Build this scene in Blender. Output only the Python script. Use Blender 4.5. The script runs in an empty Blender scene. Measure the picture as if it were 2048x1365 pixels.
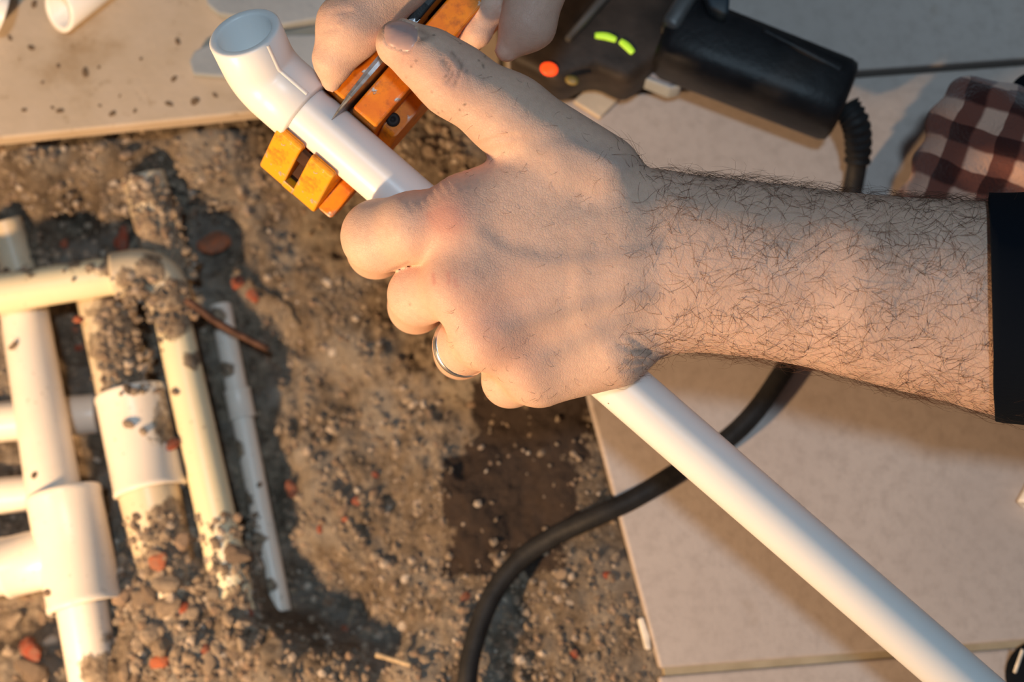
import bpy, bmesh, math, random
import numpy as np
from mathutils import Vector, Matrix

random.seed(7)
rng = np.random.default_rng(11)
scene = bpy.context.scene
COL = scene.collection

# ------------------------------------------------------------------ camera
FPX = 2048 * 60.0 / 36.0          # focal length in photo pixels
ELEV = math.radians(79.0)         # camera looks down steeply
DREF = 0.62                       # distance to the plane that holds the pipe axis
FWD = np.array([0.0, math.cos(ELEV), -math.sin(ELEV)])
RIGHT = np.array([1.0, 0.0, 0.0])
UP = np.array([0.0, math.sin(ELEV), math.cos(ELEV)])
P0 = np.array([0.0, 0.0, 0.115])
CAM = P0 - DREF * FWD
cam_data = bpy.data.cameras.new('camera')
cam_data.lens = 60.0
cam_data.sensor_width = 36.0
cam_data.clip_start = 0.01
cam_data.dof.use_dof = True
cam_data.dof.focus_distance = 0.597
cam_data.dof.aperture_fstop = 7.6
cam = bpy.data.objects.new('camera', cam_data)
COL.objects.link(cam)
M = Matrix(((RIGHT[0], UP[0], -FWD[0], CAM[0]),
            (RIGHT[1], UP[1], -FWD[1], CAM[1]),
            (RIGHT[2], UP[2], -FWD[2], CAM[2]),
            (0, 0, 0, 1)))
cam.matrix_world = M
scene.camera = cam

# ------------------------------------------------------------------ light
world = bpy.data.worlds.new('world')
scene.world = world
world.use_nodes = True
bg = world.node_tree.nodes['Background']
bg.inputs[0].default_value = (0.72, 0.86, 1.0, 1)
bg.inputs[1].default_value = 0.06

# warm work lamp standing low to the lower left of the dig
work_data = bpy.data.lights.new('work_lamp_light', 'POINT')
work_data.energy = 20.0
work_data.shadow_soft_size = 0.018
work_data.color = (1.0, 0.62, 0.32)
work = bpy.data.objects.new('work_lamp_light', work_data)
COL.objects.link(work)
work.location = (-0.40, -0.31, 0.27)

lamp_data = bpy.data.lights.new('ceiling_lamp_light', 'AREA')
lamp_data.shape = 'DISK'
lamp_data.size = 0.16
lamp_data.energy = 15.5
lamp_data.color = (0.62, 0.83, 1.0)
lamp = bpy.data.objects.new('ceiling_lamp_light', lamp_data)
COL.objects.link(lamp)
lamp.location = (0.05, -0.12, 2.2)

vs = scene.view_settings
vs.view_transform = 'Standard'
vs.look = 'None'
vs.exposure = 0.0
vs.gamma = 1.0
vs.use_curve_mapping = False

# ------------------------------------------------------------------ pixel helpers
def P(px, py, d=0.0):
    """photo pixel + height d (mm) above the pipe plane -> work coordinates in mm"""
    Z = DREF * 1000 - d
    return np.array([(px - 1024) / FPX * Z, (682.5 - py) / FPX * Z, d])

def C2W(a):
    a = np.asarray(a, dtype=np.float64)
    s = 0.001
    return (CAM + a[..., 0:1] * s * RIGHT + a[..., 1:2] * s * UP
            + (DREF - a[..., 2:3] * s) * FWD)

def PW(px, py, d=0.0):
    return C2W(P(px, py, d))

def G(px, py, z=0.0):
    """photo pixel -> world point on the horizontal plane z"""
    r = FWD + (px - 1024) / FPX * RIGHT + (682.5 - py) / FPX * UP
    t = (z - CAM[2]) / r[2]
    return CAM + r * t

def to_px(w):
    v = np.asarray(w) - CAM
    Z = v @ FWD
    return 1024 + (v @ RIGHT) / Z * FPX, 682.5 - (v @ UP) / Z * FPX

# ------------------------------------------------------------------ object helpers
def tag(o, label=None, cat=None, group=None, kind=None):
    if label: o['label'] = label
    if cat: o['category'] = cat
    if group: o['group'] = group
    if kind: o['kind'] = kind
    return o

def empty(name, loc):
    o = bpy.data.objects.new(name, None)
    o.empty_display_size = 0.02
    COL.objects.link(o)
    o.location = Vector(loc)
    return o

def link_mesh(name, verts, faces, mat, parent=None, smooth=True):
    me = bpy.data.meshes.new(name)
    verts = np.asarray(verts, dtype=np.float64)
    origin = verts.mean(axis=0)
    if parent is None:
        origin = np.array([origin[0], origin[1], verts[:, 2].min()])
    me.from_pydata([tuple(v) for v in (verts - origin)], [], [tuple(int(i) for i in f) for f in faces])
    me.update()
    if smooth:
        me.polygons.foreach_set('use_smooth', [True] * len(me.polygons))
    if mat: me.materials.append(mat)
    o = bpy.data.objects.new(name, me)
    COL.objects.link(o)
    if parent is not None:
        o.parent = parent
        off = Vector((0, 0, 0))
        q = parent
        while q is not None:
            off += q.location
            q = q.parent
        o.location = Vector(origin) - off
    else:
        o.location = Vector(origin)
    return o

def bevel(o, w, seg=2, ang=35):
    m = o.modifiers.new('bevel', 'BEVEL')
    m.width = w; m.segments = seg; m.limit_method = 'ANGLE'; m.angle_limit = math.radians(ang)
    m.harden_normals = False
    return o

def ortho(a):
    a = np.asarray(a, float); a = a / np.linalg.norm(a)
    h = np.array([0, 0, 1.0]) if abs(a[2]) < 0.9 else np.array([1.0, 0, 0])
    b = np.cross(a, h); b /= np.linalg.norm(b)
    c = np.cross(a, b)
    return a, b, c

def tube(points, radii, seg=24, caps=True, hollow=None):
    """swept round tube; hollow = inner radius gives an open end at the first point"""
    pts = np.asarray(points, float)
    n = len(pts)
    radii = np.broadcast_to(np.asarray(radii, float), (n,))
    tang = np.gradient(pts, axis=0)
    _, b, c = ortho(tang[0])
    V = []
    for i in range(n):
        t = tang[i] / np.linalg.norm(tang[i])
        b = b - t * (b @ t); b /= np.linalg.norm(b)
        c = np.cross(t, b)
        for k in range(seg):
            a = 2 * math.pi * k / seg
            V.append(pts[i] + radii[i] * (math.cos(a) * b + math.sin(a) * c))
    F = []
    for i in range(n - 1):
        for k in range(seg):
            k2 = (k + 1) % seg
            F.append((i * seg + k, i * seg + k2, (i + 1) * seg + k2, (i + 1) * seg + k))
    if caps:
        F.append(tuple(range(seg))[::-1])
        F.append(tuple((n - 1) * seg + k for k in range(seg)))
    return np.array(V), F

def spline(pts, n=40):
    pts = np.asarray(pts, float)
    p = np.vstack([2 * pts[0] - pts[1], pts, 2 * pts[-1] - pts[-2]])
    out = []
    m = len(pts) - 1
    for i in range(m):
        a, b, c, d = p[i], p[i + 1], p[i + 2], p[i + 3]
        k = max(2, n // m)
        for t in np.linspace(0, 1, k, endpoint=False):
            out.append(0.5 * (2 * b + (c - a) * t + (2 * a - 5 * b + 4 * c - d) * t * t
                              + (3 * b - a - 3 * c + d) * t ** 3))
    out.append(pts[-1])
    return np.array(out)

# ------------------------------------------------------------------ noise
def vnoise(x, y, seed):
    r = np.random.default_rng(seed)
    T = r.random((256, 256))
    xi = np.floor(x).astype(int); yi = np.floor(y).astype(int)
    fx = x - xi; fy = y - yi
    fx = fx * fx * (3 - 2 * fx); fy = fy * fy * (3 - 2 * fy)
    a = T[xi % 256, yi % 256]; b = T[(xi + 1) % 256, yi % 256]
    c = T[xi % 256, (yi + 1) % 256]; d = T[(xi + 1) % 256, (yi + 1) % 256]
    return (a * (1 - fx) + b * fx) * (1 - fy) + (c * (1 - fx) + d * fx) * fy - 0.5

# ------------------------------------------------------------------ materials
def new_mat(name, base=(0.8, 0.8, 0.8), rough=0.5, metal=0.0, spec=0.5):
    m = bpy.data.materials.new(name)
    m.use_nodes = True
    nt = m.node_tree
    b = nt.nodes['Principled BSDF']
    b.inputs['Base Color'].default_value = (*base, 1)
    b.inputs['Roughness'].default_value = rough
    b.inputs['Metallic'].default_value = metal
    b.inputs['Specular IOR Level'].default_value = spec
    return m, nt, b

def node(nt, t, **kw):
    n = nt.nodes.new(t)
    for k, v in kw.items():
        setattr(n, k, v)
    return n

def ramp(nt, fac, stops, interp='LINEAR'):
    r = nt.nodes.new('ShaderNodeValToRGB')
    cr = r.color_ramp
    cr.interpolation = interp
    while len(cr.elements) < len(stops):
        cr.elements.new(0.5)
    for e, (p, c) in zip(cr.elements, stops):
        e.position = p
        e.color = (*c, 1) if len(c) == 3 else c
    nt.links.new(fac, r.inputs[0])
    return r.outputs[0]

def coords(nt, scale=1.0, kind='Object'):
    tc = nt.nodes.new('ShaderNodeTexCoord')
    mp = nt.nodes.new('ShaderNodeMapping')
    mp.inputs['Scale'].default_value = (scale,) * 3 if not isinstance(scale, tuple) else scale
    nt.links.new(tc.outputs[kind], mp.inputs[0])
    return mp.outputs[0]

def gpos(nt, scale=1.0):
    g = nt.nodes.new('ShaderNodeNewGeometry')
    mp = nt.nodes.new('ShaderNodeMapping')
    mp.inputs['Scale'].default_value = (scale,) * 3
    nt.links.new(g.outputs['Position'], mp.inputs[0])
    return mp.outputs[0]

def noise(nt, vec, scale, detail=4, rough=0.55, out=0):
    n = nt.nodes.new('ShaderNodeTexNoise')
    n.inputs['Scale'].default_value = scale
    n.inputs['Detail'].default_value = detail
    n.inputs['Roughness'].default_value = rough
    nt.links.new(vec, n.inputs['Vector'])
    return n.outputs[out]

def voro(nt, vec, scale, feature='F1', out='Distance'):
    n = nt.nodes.new('ShaderNodeTexVoronoi')
    n.feature = feature
    n.inputs['Scale'].default_value = scale
    nt.links.new(vec, n.inputs['Vector'])
    return n.outputs[out]

def mix(nt, fac, a, b, mode='MIX'):
    m = nt.nodes.new('ShaderNodeMix')
    m.data_type = 'RGBA'; m.blend_type = mode
    for sock, v in ((m.inputs[0], fac), (m.inputs[6], a), (m.inputs[7], b)):
        if isinstance(v, (int, float)): sock.default_value = v
        elif isinstance(v, tuple): sock.default_value = (*v, 1)
        else: nt.links.new(v, sock)
    return m.outputs[2]

def math_n(nt, op, a, b=None):
    m = nt.nodes.new('ShaderNodeMath'); m.operation = op
    for sock, v in ((m.inputs[0], a), (m.inputs[1], b)):
        if v is None: continue
        if isinstance(v, (int, float)): sock.default_value = v
        else: nt.links.new(v, sock)
    return m.outputs[0]

def bump(nt, b, h, strength=0.3, dist=0.001):
    n = nt.nodes.new('ShaderNodeBump')
    n.inputs['Strength'].default_value = strength
    n.inputs['Distance'].default_value = dist
    nt.links.new(h, n.inputs['Height'])
    nt.links.new(n.outputs[0], b.inputs['Normal'])
    return n

def attr(nt, name):
    a = nt.nodes.new('ShaderNodeAttribute'); a.attribute_name = name
    return a.outputs['Fac']

# tile
def mat_tile():
    m, nt, b = new_mat('glazed_tile', rough=0.55, spec=0.35)
    p = gpos(nt, 1)
    n1 = noise(nt, p, 9, 4)
    c = ramp(nt, n1, [(0.3, (0.47, 0.405, 0.37)), (0.7, (0.53, 0.465, 0.425))])
    n2 = noise(nt, p, 160, 3, 0.7)
    c = mix(nt, ramp(nt, n2, [(0.45, (0, 0, 0)), (0.8, (1, 1, 1))]), c, (0.41, 0.35, 0.315))
    st = noise(nt, p, 38, 3)
    c = mix(nt, ramp(nt, st, [(0.67, (0, 0, 0)), (0.74, (0.35, 0.35, 0.35))]), c, (0.33, 0.25, 0.18))
    nt.links.new(c, b.inputs['Base Color'])
    bump(nt, b, noise(nt, p, 420, 3), 0.25, 0.0004)
    return m
def mat_tile_dusty():
    m, nt, b = new_mat('dusty_tile', rough=0.7, spec=0.25)
    p = gpos(nt, 1)
    n1 = noise(nt, p, 22, 5, 0.6)
    c = ramp(nt, n1, [(0.30, (0.56, 0.47, 0.38)), (0.55, (0.50, 0.41, 0.31)), (0.72, (0.36, 0.26, 0.16))])
    n2 = noise(nt, p, 110, 3, 0.7)
    c = mix(nt, ramp(nt, n2, [(0.60, (0, 0, 0)), (0.72, (0.6, 0.6, 0.6))]), c, (0.27, 0.19, 0.11))
    nt.links.new(c, b.inputs['Base Color'])
    bump(nt, b, noise(nt, p, 300, 4), 0.3, 0.0006)
    return m
def mat_grout():
    m, nt, b = new_mat('grout', rough=0.95, spec=0.1)
    p = gpos(nt, 1)
    c = ramp(nt, noise(nt, p, 60, 5), [(0.3, (0.30, 0.25, 0.17)), (0.7, (0.44, 0.38, 0.28))])
    nt.links.new(c, b.inputs['Base Color'])
    return m
def mat_soil():
    m, nt, b = new_mat('rubble_soil', rough=0.95, spec=0.15)
    p = gpos(nt, 1)
    big = noise(nt, p, 18, 5, 0.6)
    c = ramp(nt, big, [(0.30, (0.105, 0.08, 0.058)), (0.5, (0.195, 0.153, 0.112)), (0.70, (0.30, 0.24, 0.178))])
    fine = noise(nt, p, 170, 5, 0.7)
    c = mix(nt, ramp(nt, fine, [(0.38, (0.9, 0.9, 0.9)), (0.5, (0, 0, 0))]), c, (0.085, 0.063, 0.045))
    c = mix(nt, ramp(nt, fine, [(0.57, (0, 0, 0)), (0.70, (0.75, 0.75, 0.75))]), c, (0.48, 0.39, 0.29))
    grey = noise(nt, p, 30, 3)
    c = mix(nt, ramp(nt, grey, [(0.48, (0, 0, 0)), (0.62, (0.5, 0.5, 0.5))]), c, (0.35, 0.32, 0.28))
    # dark damp patch with its own ragged outline
    wet = attr(nt, 'damp')
    wv = math_n(nt, 'ADD', wet, math_n(nt, 'MULTIPLY', math_n(nt, 'SUBTRACT', noise(nt, p, 60, 6, 0.7), 0.5), 1.7))
    wm = ramp(nt, wv, [(0.44, (0, 0, 0)), (0.54, (1, 1, 1))])
    c = mix(nt, wm, c, mix(nt, fine, (0.022, 0.015, 0.012), (0.075, 0.055, 0.045)))
    nt.links.new(c, b.inputs['Base Color'])
    rr = math_n(nt, 'SUBTRACT', 0.95, math_n(nt, 'MULTIPLY', wm, 0.45))
    nt.links.new(rr, b.inputs['Roughness'])
    bump(nt, b, noise(nt, p, 240, 6, 0.75), 0.9, 0.0022)
    return m
def mat_stone(name, cols):
    m, nt, b = new_mat(name, rough=0.92, spec=0.2)
    oi = nt.nodes.new('ShaderNodeObjectInfo')
    g = nt.nodes.new('ShaderNodeNewGeometry')
    rnd = math_n(nt, 'FRACT', math_n(nt, 'ADD', oi.outputs['Random'], g.outputs['Random Per Island']))
    st = [(i / max(1, len(cols) - 1), c) for i, c in enumerate(cols)]
    c = ramp(nt, rnd, st, 'LINEAR')
    p = gpos(nt, 1)
    c = mix(nt, ramp(nt, noise(nt, p, 260, 4), [(0.4, (0.5, 0.5, 0.5)), (0.62, (0, 0, 0))]), c, (0.17, 0.13, 0.10))
    nt.links.new(c, b.inputs['Base Color'])
    bump(nt, b, noise(nt, p, 500, 4), 0.6, 0.0008)
    return m
def mat_pvc(name, base, dirt=0.5, sss=0.0, rough=0.35):
    m, nt, b = new_mat(name, base, rough=rough, spec=0.45)
    p = gpos(nt, 1)
    n1 = noise(nt, p, 26, 5, 0.65)
    n2 = noise(nt, p, 330, 3, 0.6)
    da = attr(nt, 'dirt')
    c = mix(nt, ramp(nt, n1, [(0.45, (0, 0, 0)), (0.85, (0.5 * dirt,) * 3)]), base, tuple(x * y for x, y in zip(base, (0.72, 0.58, 0.42))))
    sp = ramp(nt, n2, [(0.66, (0, 0, 0)), (0.71, (0.85 * dirt,) * 3)])
    c = mix(nt, sp, c, (0.22, 0.15, 0.09))
    dv = math_n(nt, 'ADD', da, math_n(nt, 'MULTIPLY', math_n(nt, 'SUBTRACT', noise(nt, p, 130, 5, 0.7), 0.5), 0.9))
    dm = ramp(nt, dv, [(0.42, (0, 0, 0)), (0.56, (1, 1, 1))])
    dc = ramp(nt, noise(nt, p, 210, 4, 0.7), [(0.35, (0.12, 0.085, 0.06)), (0.65, (0.42, 0.33, 0.23))])
    c = mix(nt, dm, c, dc)
    nt.links.new(c, b.inputs['Base Color'])
    nt.links.new(math_n(nt, 'MAXIMUM', rough, math_n(nt, 'MULTIPLY', dm, 0.9)), b.inputs['Roughness'])
    bm_ = math_n(nt, 'MULTIPLY', dm, noise(nt, p, 260, 4, 0.7))
    bump(nt, b, bm_, 0.8, 0.002)
    if sss > 0:
        b.inputs['Subsurface Weight'].default_value = sss
        b.inputs['Subsurface Radius'].default_value = (1.0, 0.9, 0.8)
        b.inputs['Subsurface Scale'].default_value = 0.004
    return m
def mat_white_pipe():
    m, nt, b = new_mat('white_polypropylene', (0.90, 0.90, 0.89), rough=0.34, spec=0.4)
    p = gpos(nt, 1)
    sp = ramp(nt, voro(nt, p, 120), [(0.030, (1, 1, 1)), (0.05, (0, 0, 0))])
    keep = ramp(nt, noise(nt, p, 55, 2), [(0.60, (0, 0, 0)), (0.63, (1, 1, 1))])
    c = mix(nt, math_n(nt, 'MULTIPLY', sp, keep), (0.90, 0.90, 0.89), (0.20, 0.12, 0.08))
    nt.links.new(c, b.inputs['Base Color'])
    b.inputs['Subsurface Weight'].default_value = 0.5
    b.inputs['Subsurface Radius'].default_value = (1.0, 0.95, 0.88)
    b.inputs['Subsurface Scale'].default_value = 0.004
    return m
def mat_skin():
    m, nt, b = new_mat('skin', rough=0.52, spec=0.35)
    p = coords(nt, 1)
    n1 = noise(nt, p, 45, 4, 0.6)
    c = ramp(nt, n1, [(0.3, (0.68, 0.455, 0.345)), (0.7, (0.77, 0.53, 0.41))])
    n2 = noise(nt, p, 420, 3, 0.6)
    c = mix(nt, ramp(nt, n2, [(0.35, (0.35, 0.35, 0.35)), (0.6, (0, 0, 0))]), c, (0.58, 0.37, 0.28))
    c = mix(nt, math_n(nt, 'MULTIPLY', attr(nt, 'red'), 0.8), c, (0.56, 0.27, 0.22))
    c = mix(nt, math_n(nt, 'MULTIPLY', attr(nt, 'vein'), 0.55), c, (0.38, 0.30, 0.28))
    c = mix(nt, attr(nt, 'grime_dark'), c, (0.16, 0.10, 0.075))
    nt.links.new(c, b.inputs['Base Color'])
    b.inputs['Subsurface Weight'].default_value = 0.25
    b.inputs['Subsurface Radius'].default_value = (1.0, 0.4, 0.22)
    b.inputs['Subsurface Scale'].default_value = 0.0025
    lines = voro(nt, p, 900, 'DISTANCE_TO_EDGE')
    h = math_n(nt, 'ADD', math_n(nt, 'MINIMUM', lines, 0.12), math_n(nt, 'MULTIPLY', n2, 0.25))
    h = math_n(nt, 'ADD', h, math_n(nt, 'MULTIPLY', noise(nt, p, 150, 3), 0.35))
    bump(nt, b, h, 0.5, 0.0008)
    return m
def mat_paint():
    m, nt, b = new_mat('chipped_orange_paint', rough=0.5, spec=0.2)
    p = coords(nt, 1)
    n1 = noise(nt, p, 90, 4, 0.65)
    c = ramp(nt, n1, [(0.30, (0.66, 0.16, 0.012)), (0.6, (0.80, 0.25, 0.008)), (0.8, (0.80, 0.30, 0.01))])
    c = mix(nt, math_n(nt, 'MULTIPLY', attr(nt, 'tip'), 0.85), c, (0.86, 0.40, 0.012))  # yellower jaw tips: the warm light on them is mixed into the paint colour
    grime_dark = noise(nt, p, 160, 5, 0.7)
    c = mix(nt, ramp(nt, grime_dark, [(0.50, (0, 0, 0)), (0.72, (0.8, 0.8, 0.8))]), c, (0.28, 0.075, 0.02))
    g = nt.nodes.new('ShaderNodeNewGeometry')
    bv = nt.nodes.new('ShaderNodeBevel'); bv.inputs['Radius'].default_value = 0.0022; bv.samples = 6
    dt = nt.nodes.new('ShaderNodeVectorMath'); dt.operation = 'DOT_PRODUCT'
    nt.links.new(bv.outputs[0], dt.inputs[0]); nt.links.new(g.outputs['True Normal'], dt.inputs[1])
    ed = math_n(nt, 'SUBTRACT', 1.0, dt.outputs['Value'])
    ed = math_n(nt, 'ADD', ed, math_n(nt, 'MULTIPLY', math_n(nt, 'SUBTRACT', noise(nt, p, 210, 3), 0.62), 0.9))
    chip = ramp(nt, ed, [(0.05, (0, 0, 0)), (0.09, (1, 1, 1))])
    chip2 = ramp(nt, noise(nt, p, 75, 3), [(0.71, (0, 0, 0)), (0.725, (1, 1, 1))])
    cm = math_n(nt, 'MAXIMUM', chip, chip2)
    c = mix(nt, cm, c, (0.42, 0.40, 0.38))
    nt.links.new(c, b.inputs['Base Color'])
    nt.links.new(math_n(nt, 'MULTIPLY', cm, 0.6), b.inputs['Metallic'])
    bump(nt, b, math_n(nt, 'SUBTRACT', 1.0, cm), 0.4, 0.0004)
    return m
def mat_simple(name, base, rough=0.5, metal=0.0, spec=0.5, nscale=120, namt=0.25, bscale=None):
    m, nt, b = new_mat(name, base, rough, metal, spec)
    p = coords(nt, 1)
    dark = tuple(x * (1 - namt) for x in base)
    lite = tuple(min(1, x * (1 + namt)) for x in base)
    c = ramp(nt, noise(nt, p, nscale, 4), [(0.3, dark), (0.7, lite)])
    nt.links.new(c, b.inputs['Base Color'])
    if bscale:
        bump(nt, b, noise(nt, p, bscale, 3), 0.4, 0.0005)
    return m
def mat_fabric(name, base, scale=1400):
    m, nt, b = new_mat(name, base, 0.95, 0, 0.1)
    p = coords(nt, 1)
    w1 = nt.nodes.new('ShaderNodeTexWave'); w1.bands_direction = 'X'; w1.inputs['Scale'].default_value = scale / 6
    w2 = nt.nodes.new('ShaderNodeTexWave'); w2.bands_direction = 'Y'; w2.inputs['Scale'].default_value = scale / 6
    nt.links.new(p, w1.inputs[0]); nt.links.new(p, w2.inputs[0])
    h = math_n(nt, 'MULTIPLY', w1.outputs['Fac'], w2.outputs['Fac'])
    c = mix(nt, h, tuple(x * 0.7 for x in base), tuple(min(1, x * 1.5) for x in base))
    nt.links.new(c, b.inputs['Base Color'])
    b.inputs['Sheen Weight'].default_value = 0.0
    bump(nt, b, h, 0.5, 0.0005)
    return m
def mat_emit(name, col, s):
    m, nt, b = new_mat(name, tuple(c * 0.6 for c in col), 0.4)
    p = coords(nt, 1)
    c = ramp(nt, noise(nt, p, 200, 2), [(0.2, tuple(x * 0.85 for x in col)), (0.8, col)])
    nt.links.new(c, b.inputs['Emission Color'])
    b.inputs['Emission Strength'].default_value = s
    return m
def mat_check():
    m, nt, b = new_mat('checked_fleece', rough=0.98, spec=0.05)
    u = nt.nodes.new('ShaderNodeAttribute'); u.attribute_name = 'cloth_uv'
    p = coords(nt, 1)
    wob = nt.nodes.new('ShaderNodeTexNoise'); wob.inputs['Scale'].default_value = 55
    nt.links.new(p, wob.inputs[0])
    va = nt.nodes.new('ShaderNodeVectorMath'); va.operation = 'MULTIPLY_ADD'
    nt.links.new(wob.outputs['Color'], va.inputs[0]); va.inputs[1].default_value = (0.7, 0.7, 0)
    nt.links.new(u.outputs['Vector'], va.inputs[2])
    sx = nt.nodes.new('ShaderNodeSeparateXYZ'); nt.links.new(va.outputs[0], sx.inputs[0])
    def sq(v):
        f = math_n(nt, 'FRACT', math_n(nt, 'MULTIPLY', v, 0.5))
        return ramp(nt, f, [(0.45, (0, 0, 0)), (0.53, (1, 1, 1))])
    a = sq(sx.outputs[0]); d = sq(sx.outputs[1])
    s = math_n(nt, 'MULTIPLY', math_n(nt, 'ADD', a, d), 0.5)
    c = ramp(nt, s, [(0.0, (0.05, 0.016, 0.014)), (0.45, (0.17, 0.06, 0.045)), (0.55, (0.18, 0.068, 0.05)), (1.0, (0.60, 0.37, 0.28))])
    nt.links.new(c, b.inputs['Base Color'])
    b.inputs['Sheen Weight'].default_value = 0.3
    bump(nt, b, noise(nt, p, 700, 4), 0.8, 0.0012)
    return m

MT = dict(
    tile=mat_tile(), dusty=mat_tile_dusty(), grout=mat_grout(), soil=mat_soil(),
    stone=mat_stone('rubble_stone', [(0.20, 0.15, 0.105), (0.34, 0.265, 0.19), (0.24, 0.20, 0.155), (0.40, 0.315, 0.23), (0.13, 0.10, 0.075), (0.30, 0.21, 0.145), (0.58, 0.50, 0.41)]),
    brick=mat_stone('brick_red', [(0.36, 0.085, 0.04), (0.26, 0.06, 0.035), (0.46, 0.15, 0.07)]),
    white=mat_white_pipe(),
    pvc=mat_pvc('aged_white_pvc', (0.86, 0.79, 0.70), 0.5),
    cream=mat_pvc('cream_pvc', (0.84, 0.75, 0.52), 0.45),
    dirty=mat_pvc('dirt_caked_pvc', (0.68, 0.58, 0.42), 1.0),
    skin=mat_skin(), paint=mat_paint(),
    nail=None,
    steel=mat_simple('blade_steel', (0.33, 0.34, 0.36), 0.42, 0.9, 0.5, 300, 0.4),
    silver=mat_simple('silver', (0.86, 0.85, 0.84), 0.3, 1.0, 0.5, 200, 0.05),
    black=mat_simple('black_plastic', (0.014, 0.014, 0.016), 0.45, 0, 0.25, 90, 0.4, 300),
    tool=mat_simple('worn_black_tool', (0.034, 0.027, 0.023), 0.55, 0, 0.22, 60, 0.5, 250),
    tool_grey=mat_simple('tool_bracket_grey', (0.12, 0.12, 0.12), 0.45, 0.3, 0.5, 60, 0.3),
    rubber=mat_simple('black_rubber', (0.018, 0.018, 0.019), 0.6, 0, 0.25, 90, 0.4, 400),
    dark=mat_simple('slot_dark', (0.05, 0.022, 0.012), 0.8, 0, 0.2, 120, 0.4),
    navy=mat_fabric('navy_cloth', (0.006, 0.009, 0.015), 5200),
    shard=mat_simple('grey_shard_face', (0.33, 0.37, 0.41), 0.7, 0, 0.3, 60, 0.1, 300),
    card=mat_simple('beige_card', (0.62, 0.52, 0.40), 0.8, 0, 0.2, 60, 0.12, 300),
    bluegrey=mat_simple('bluegrey_plastic', (0.16, 0.19, 0.27), 0.5, 0, 0.4, 60, 0.2),
    wood=mat_simple('brown_twig', (0.10, 0.055, 0.04), 0.85, 0, 0.2, 200, 0.4, 300),
    straw=mat_simple('straw', (0.55, 0.42, 0.26), 0.8, 0, 0.2, 200, 0.3, 300),
    mud=mat_simple('mud_crumb', (0.20, 0.14, 0.09), 0.95, 0, 0.1, 200, 0.4, 300),
    red=mat_emit('red_indicator', (1.0, 0.07, 0.01), 1.6),
    green=mat_emit('green_indicator', (0.50, 0.80, 0.04), 0.75),
    amber=mat_simple('unlit_amber', (0.26, 0.19, 0.05), 0.4, 0, 0.5, 90, 0.2),
    check=mat_check(),
    hair=mat_simple('arm_hair', (0.085, 0.038, 0.02), 0.45, 0, 0.4, 90, 0.4),
)
def mat_nail():
    m, nt, b = new_mat('fingernail', rough=0.33, spec=0.5)
    p = coords(nt, 1)
    c = ramp(nt, noise(nt, p, 160, 3), [(0.3, (0.46, 0.30, 0.28)), (0.7, (0.54, 0.37, 0.34))])
    nt.links.new(c, b.inputs['Base Color'])
    b.inputs['Subsurface Weight'].default_value = 0.2
    b.inputs['Subsurface Radius'].default_value = (1.0, 0.45, 0.35)
    b.inputs['Subsurface Scale'].default_value = 0.0015
    bump(nt, b, noise(nt, coords(nt, (300.0, 900.0, 300.0)), 1.0, 2), 0.15, 0.0004)
    return m
MT['nail'] = mat_nail()

# ================================================================== STRUCTURE
# ---- dug-out ground (height field)
CTRL = [(100, 700, -76), (250, 700, -76), (150, 450, -66), (400, 800, -76), (520, 1000, -74), (540, 700, -72),
        (430, 480, -66), (330, 440, -62), (30, 450, -60), (130, 900, -76), (30, 930, -76), (600, 1180, -70),
        (640, 800, -60), (690, 950, -48), (660, 600, -50), (760, 700, -40), (740, 1050, -44), (900, 900, -30),
        (1000, 1000, -24), (1150, 950, -13), (1200, 1150, -13), (1290, 1340, -12), (700, 480, -40), (560, 440, -52),
        (600, 330, -26), (420, 320, -34), (400, 275, -15), (200, 298, -14), (60, 310, -16), (100, 370, -30),
        (230, 360, -38), (860, 280, -13), (980, 300, -13), (1100, 700, -13), (1000, 600, -20), (850, 450, -22),
        (950, 1250, -20), (820, 1180, -34), (760, 1260, -50), (690, 1230, -62), (560, 1310, -26), (680, 1345, -22),
        (850, 1330, -20), (480, 1290, -32), (300, 1210, -36), (400, 1190, -36), (360, 1070, -52), (270, 1330, -34), (360, 1300, -28), (450, 1240, -40),
        (30, 1345, -58), (110, 1240, -74), (30, 1240, -76), (-160, 700, -84), (-160, 1100, -86), (-160, 450, -60),
        (-120, 310, -18), (-200, 1500, -88), (200, 1480, -80), (500, 1500, -40), (1000, 1500, -18), (1350, 1500, -14), (-900, 300, -18),
        (-900, 900, -95), (-900, 1700, -95), (200, 2200, -90), (-300, 1900, -95), (-2500, 2000, -95), (-2500, 900, -95), (-700, 3500, -95), (1200, 2200, -16), (1150, 200, -13), (1400, 1000, -13)]
CW = np.array([list(G(px, py, z / 1000)[:2]) for px, py, z in CTRL])
CZ = np.array([c[2] / 1000 for c in CTRL])

def soil_base(x, y):
    x = np.asarray(x, float); y = np.asarray(y, float)
    num = np.zeros_like(x); den = np.zeros_like(x)
    for (cx, cy), cz in zip(CW, CZ):
        w = 1.0 / (((x - cx) ** 2 + (y - cy) ** 2) + 6e-5) ** 1.8
        num += w * cz; den += w
    z = num / den
    # unseen dig at left and lower left, deepened so light reaches the pipes
    t = np.clip((-0.235 - np.minimum(x, x + (y + 0.19) * 0.9)) / 0.10, 0, 1)
    t = t * t * (3 - 2 * t) * np.clip((0.10 - y) / 0.05, 0, 1)
    return z * (1 - t) + np.minimum(z, -0.115) * t

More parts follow.
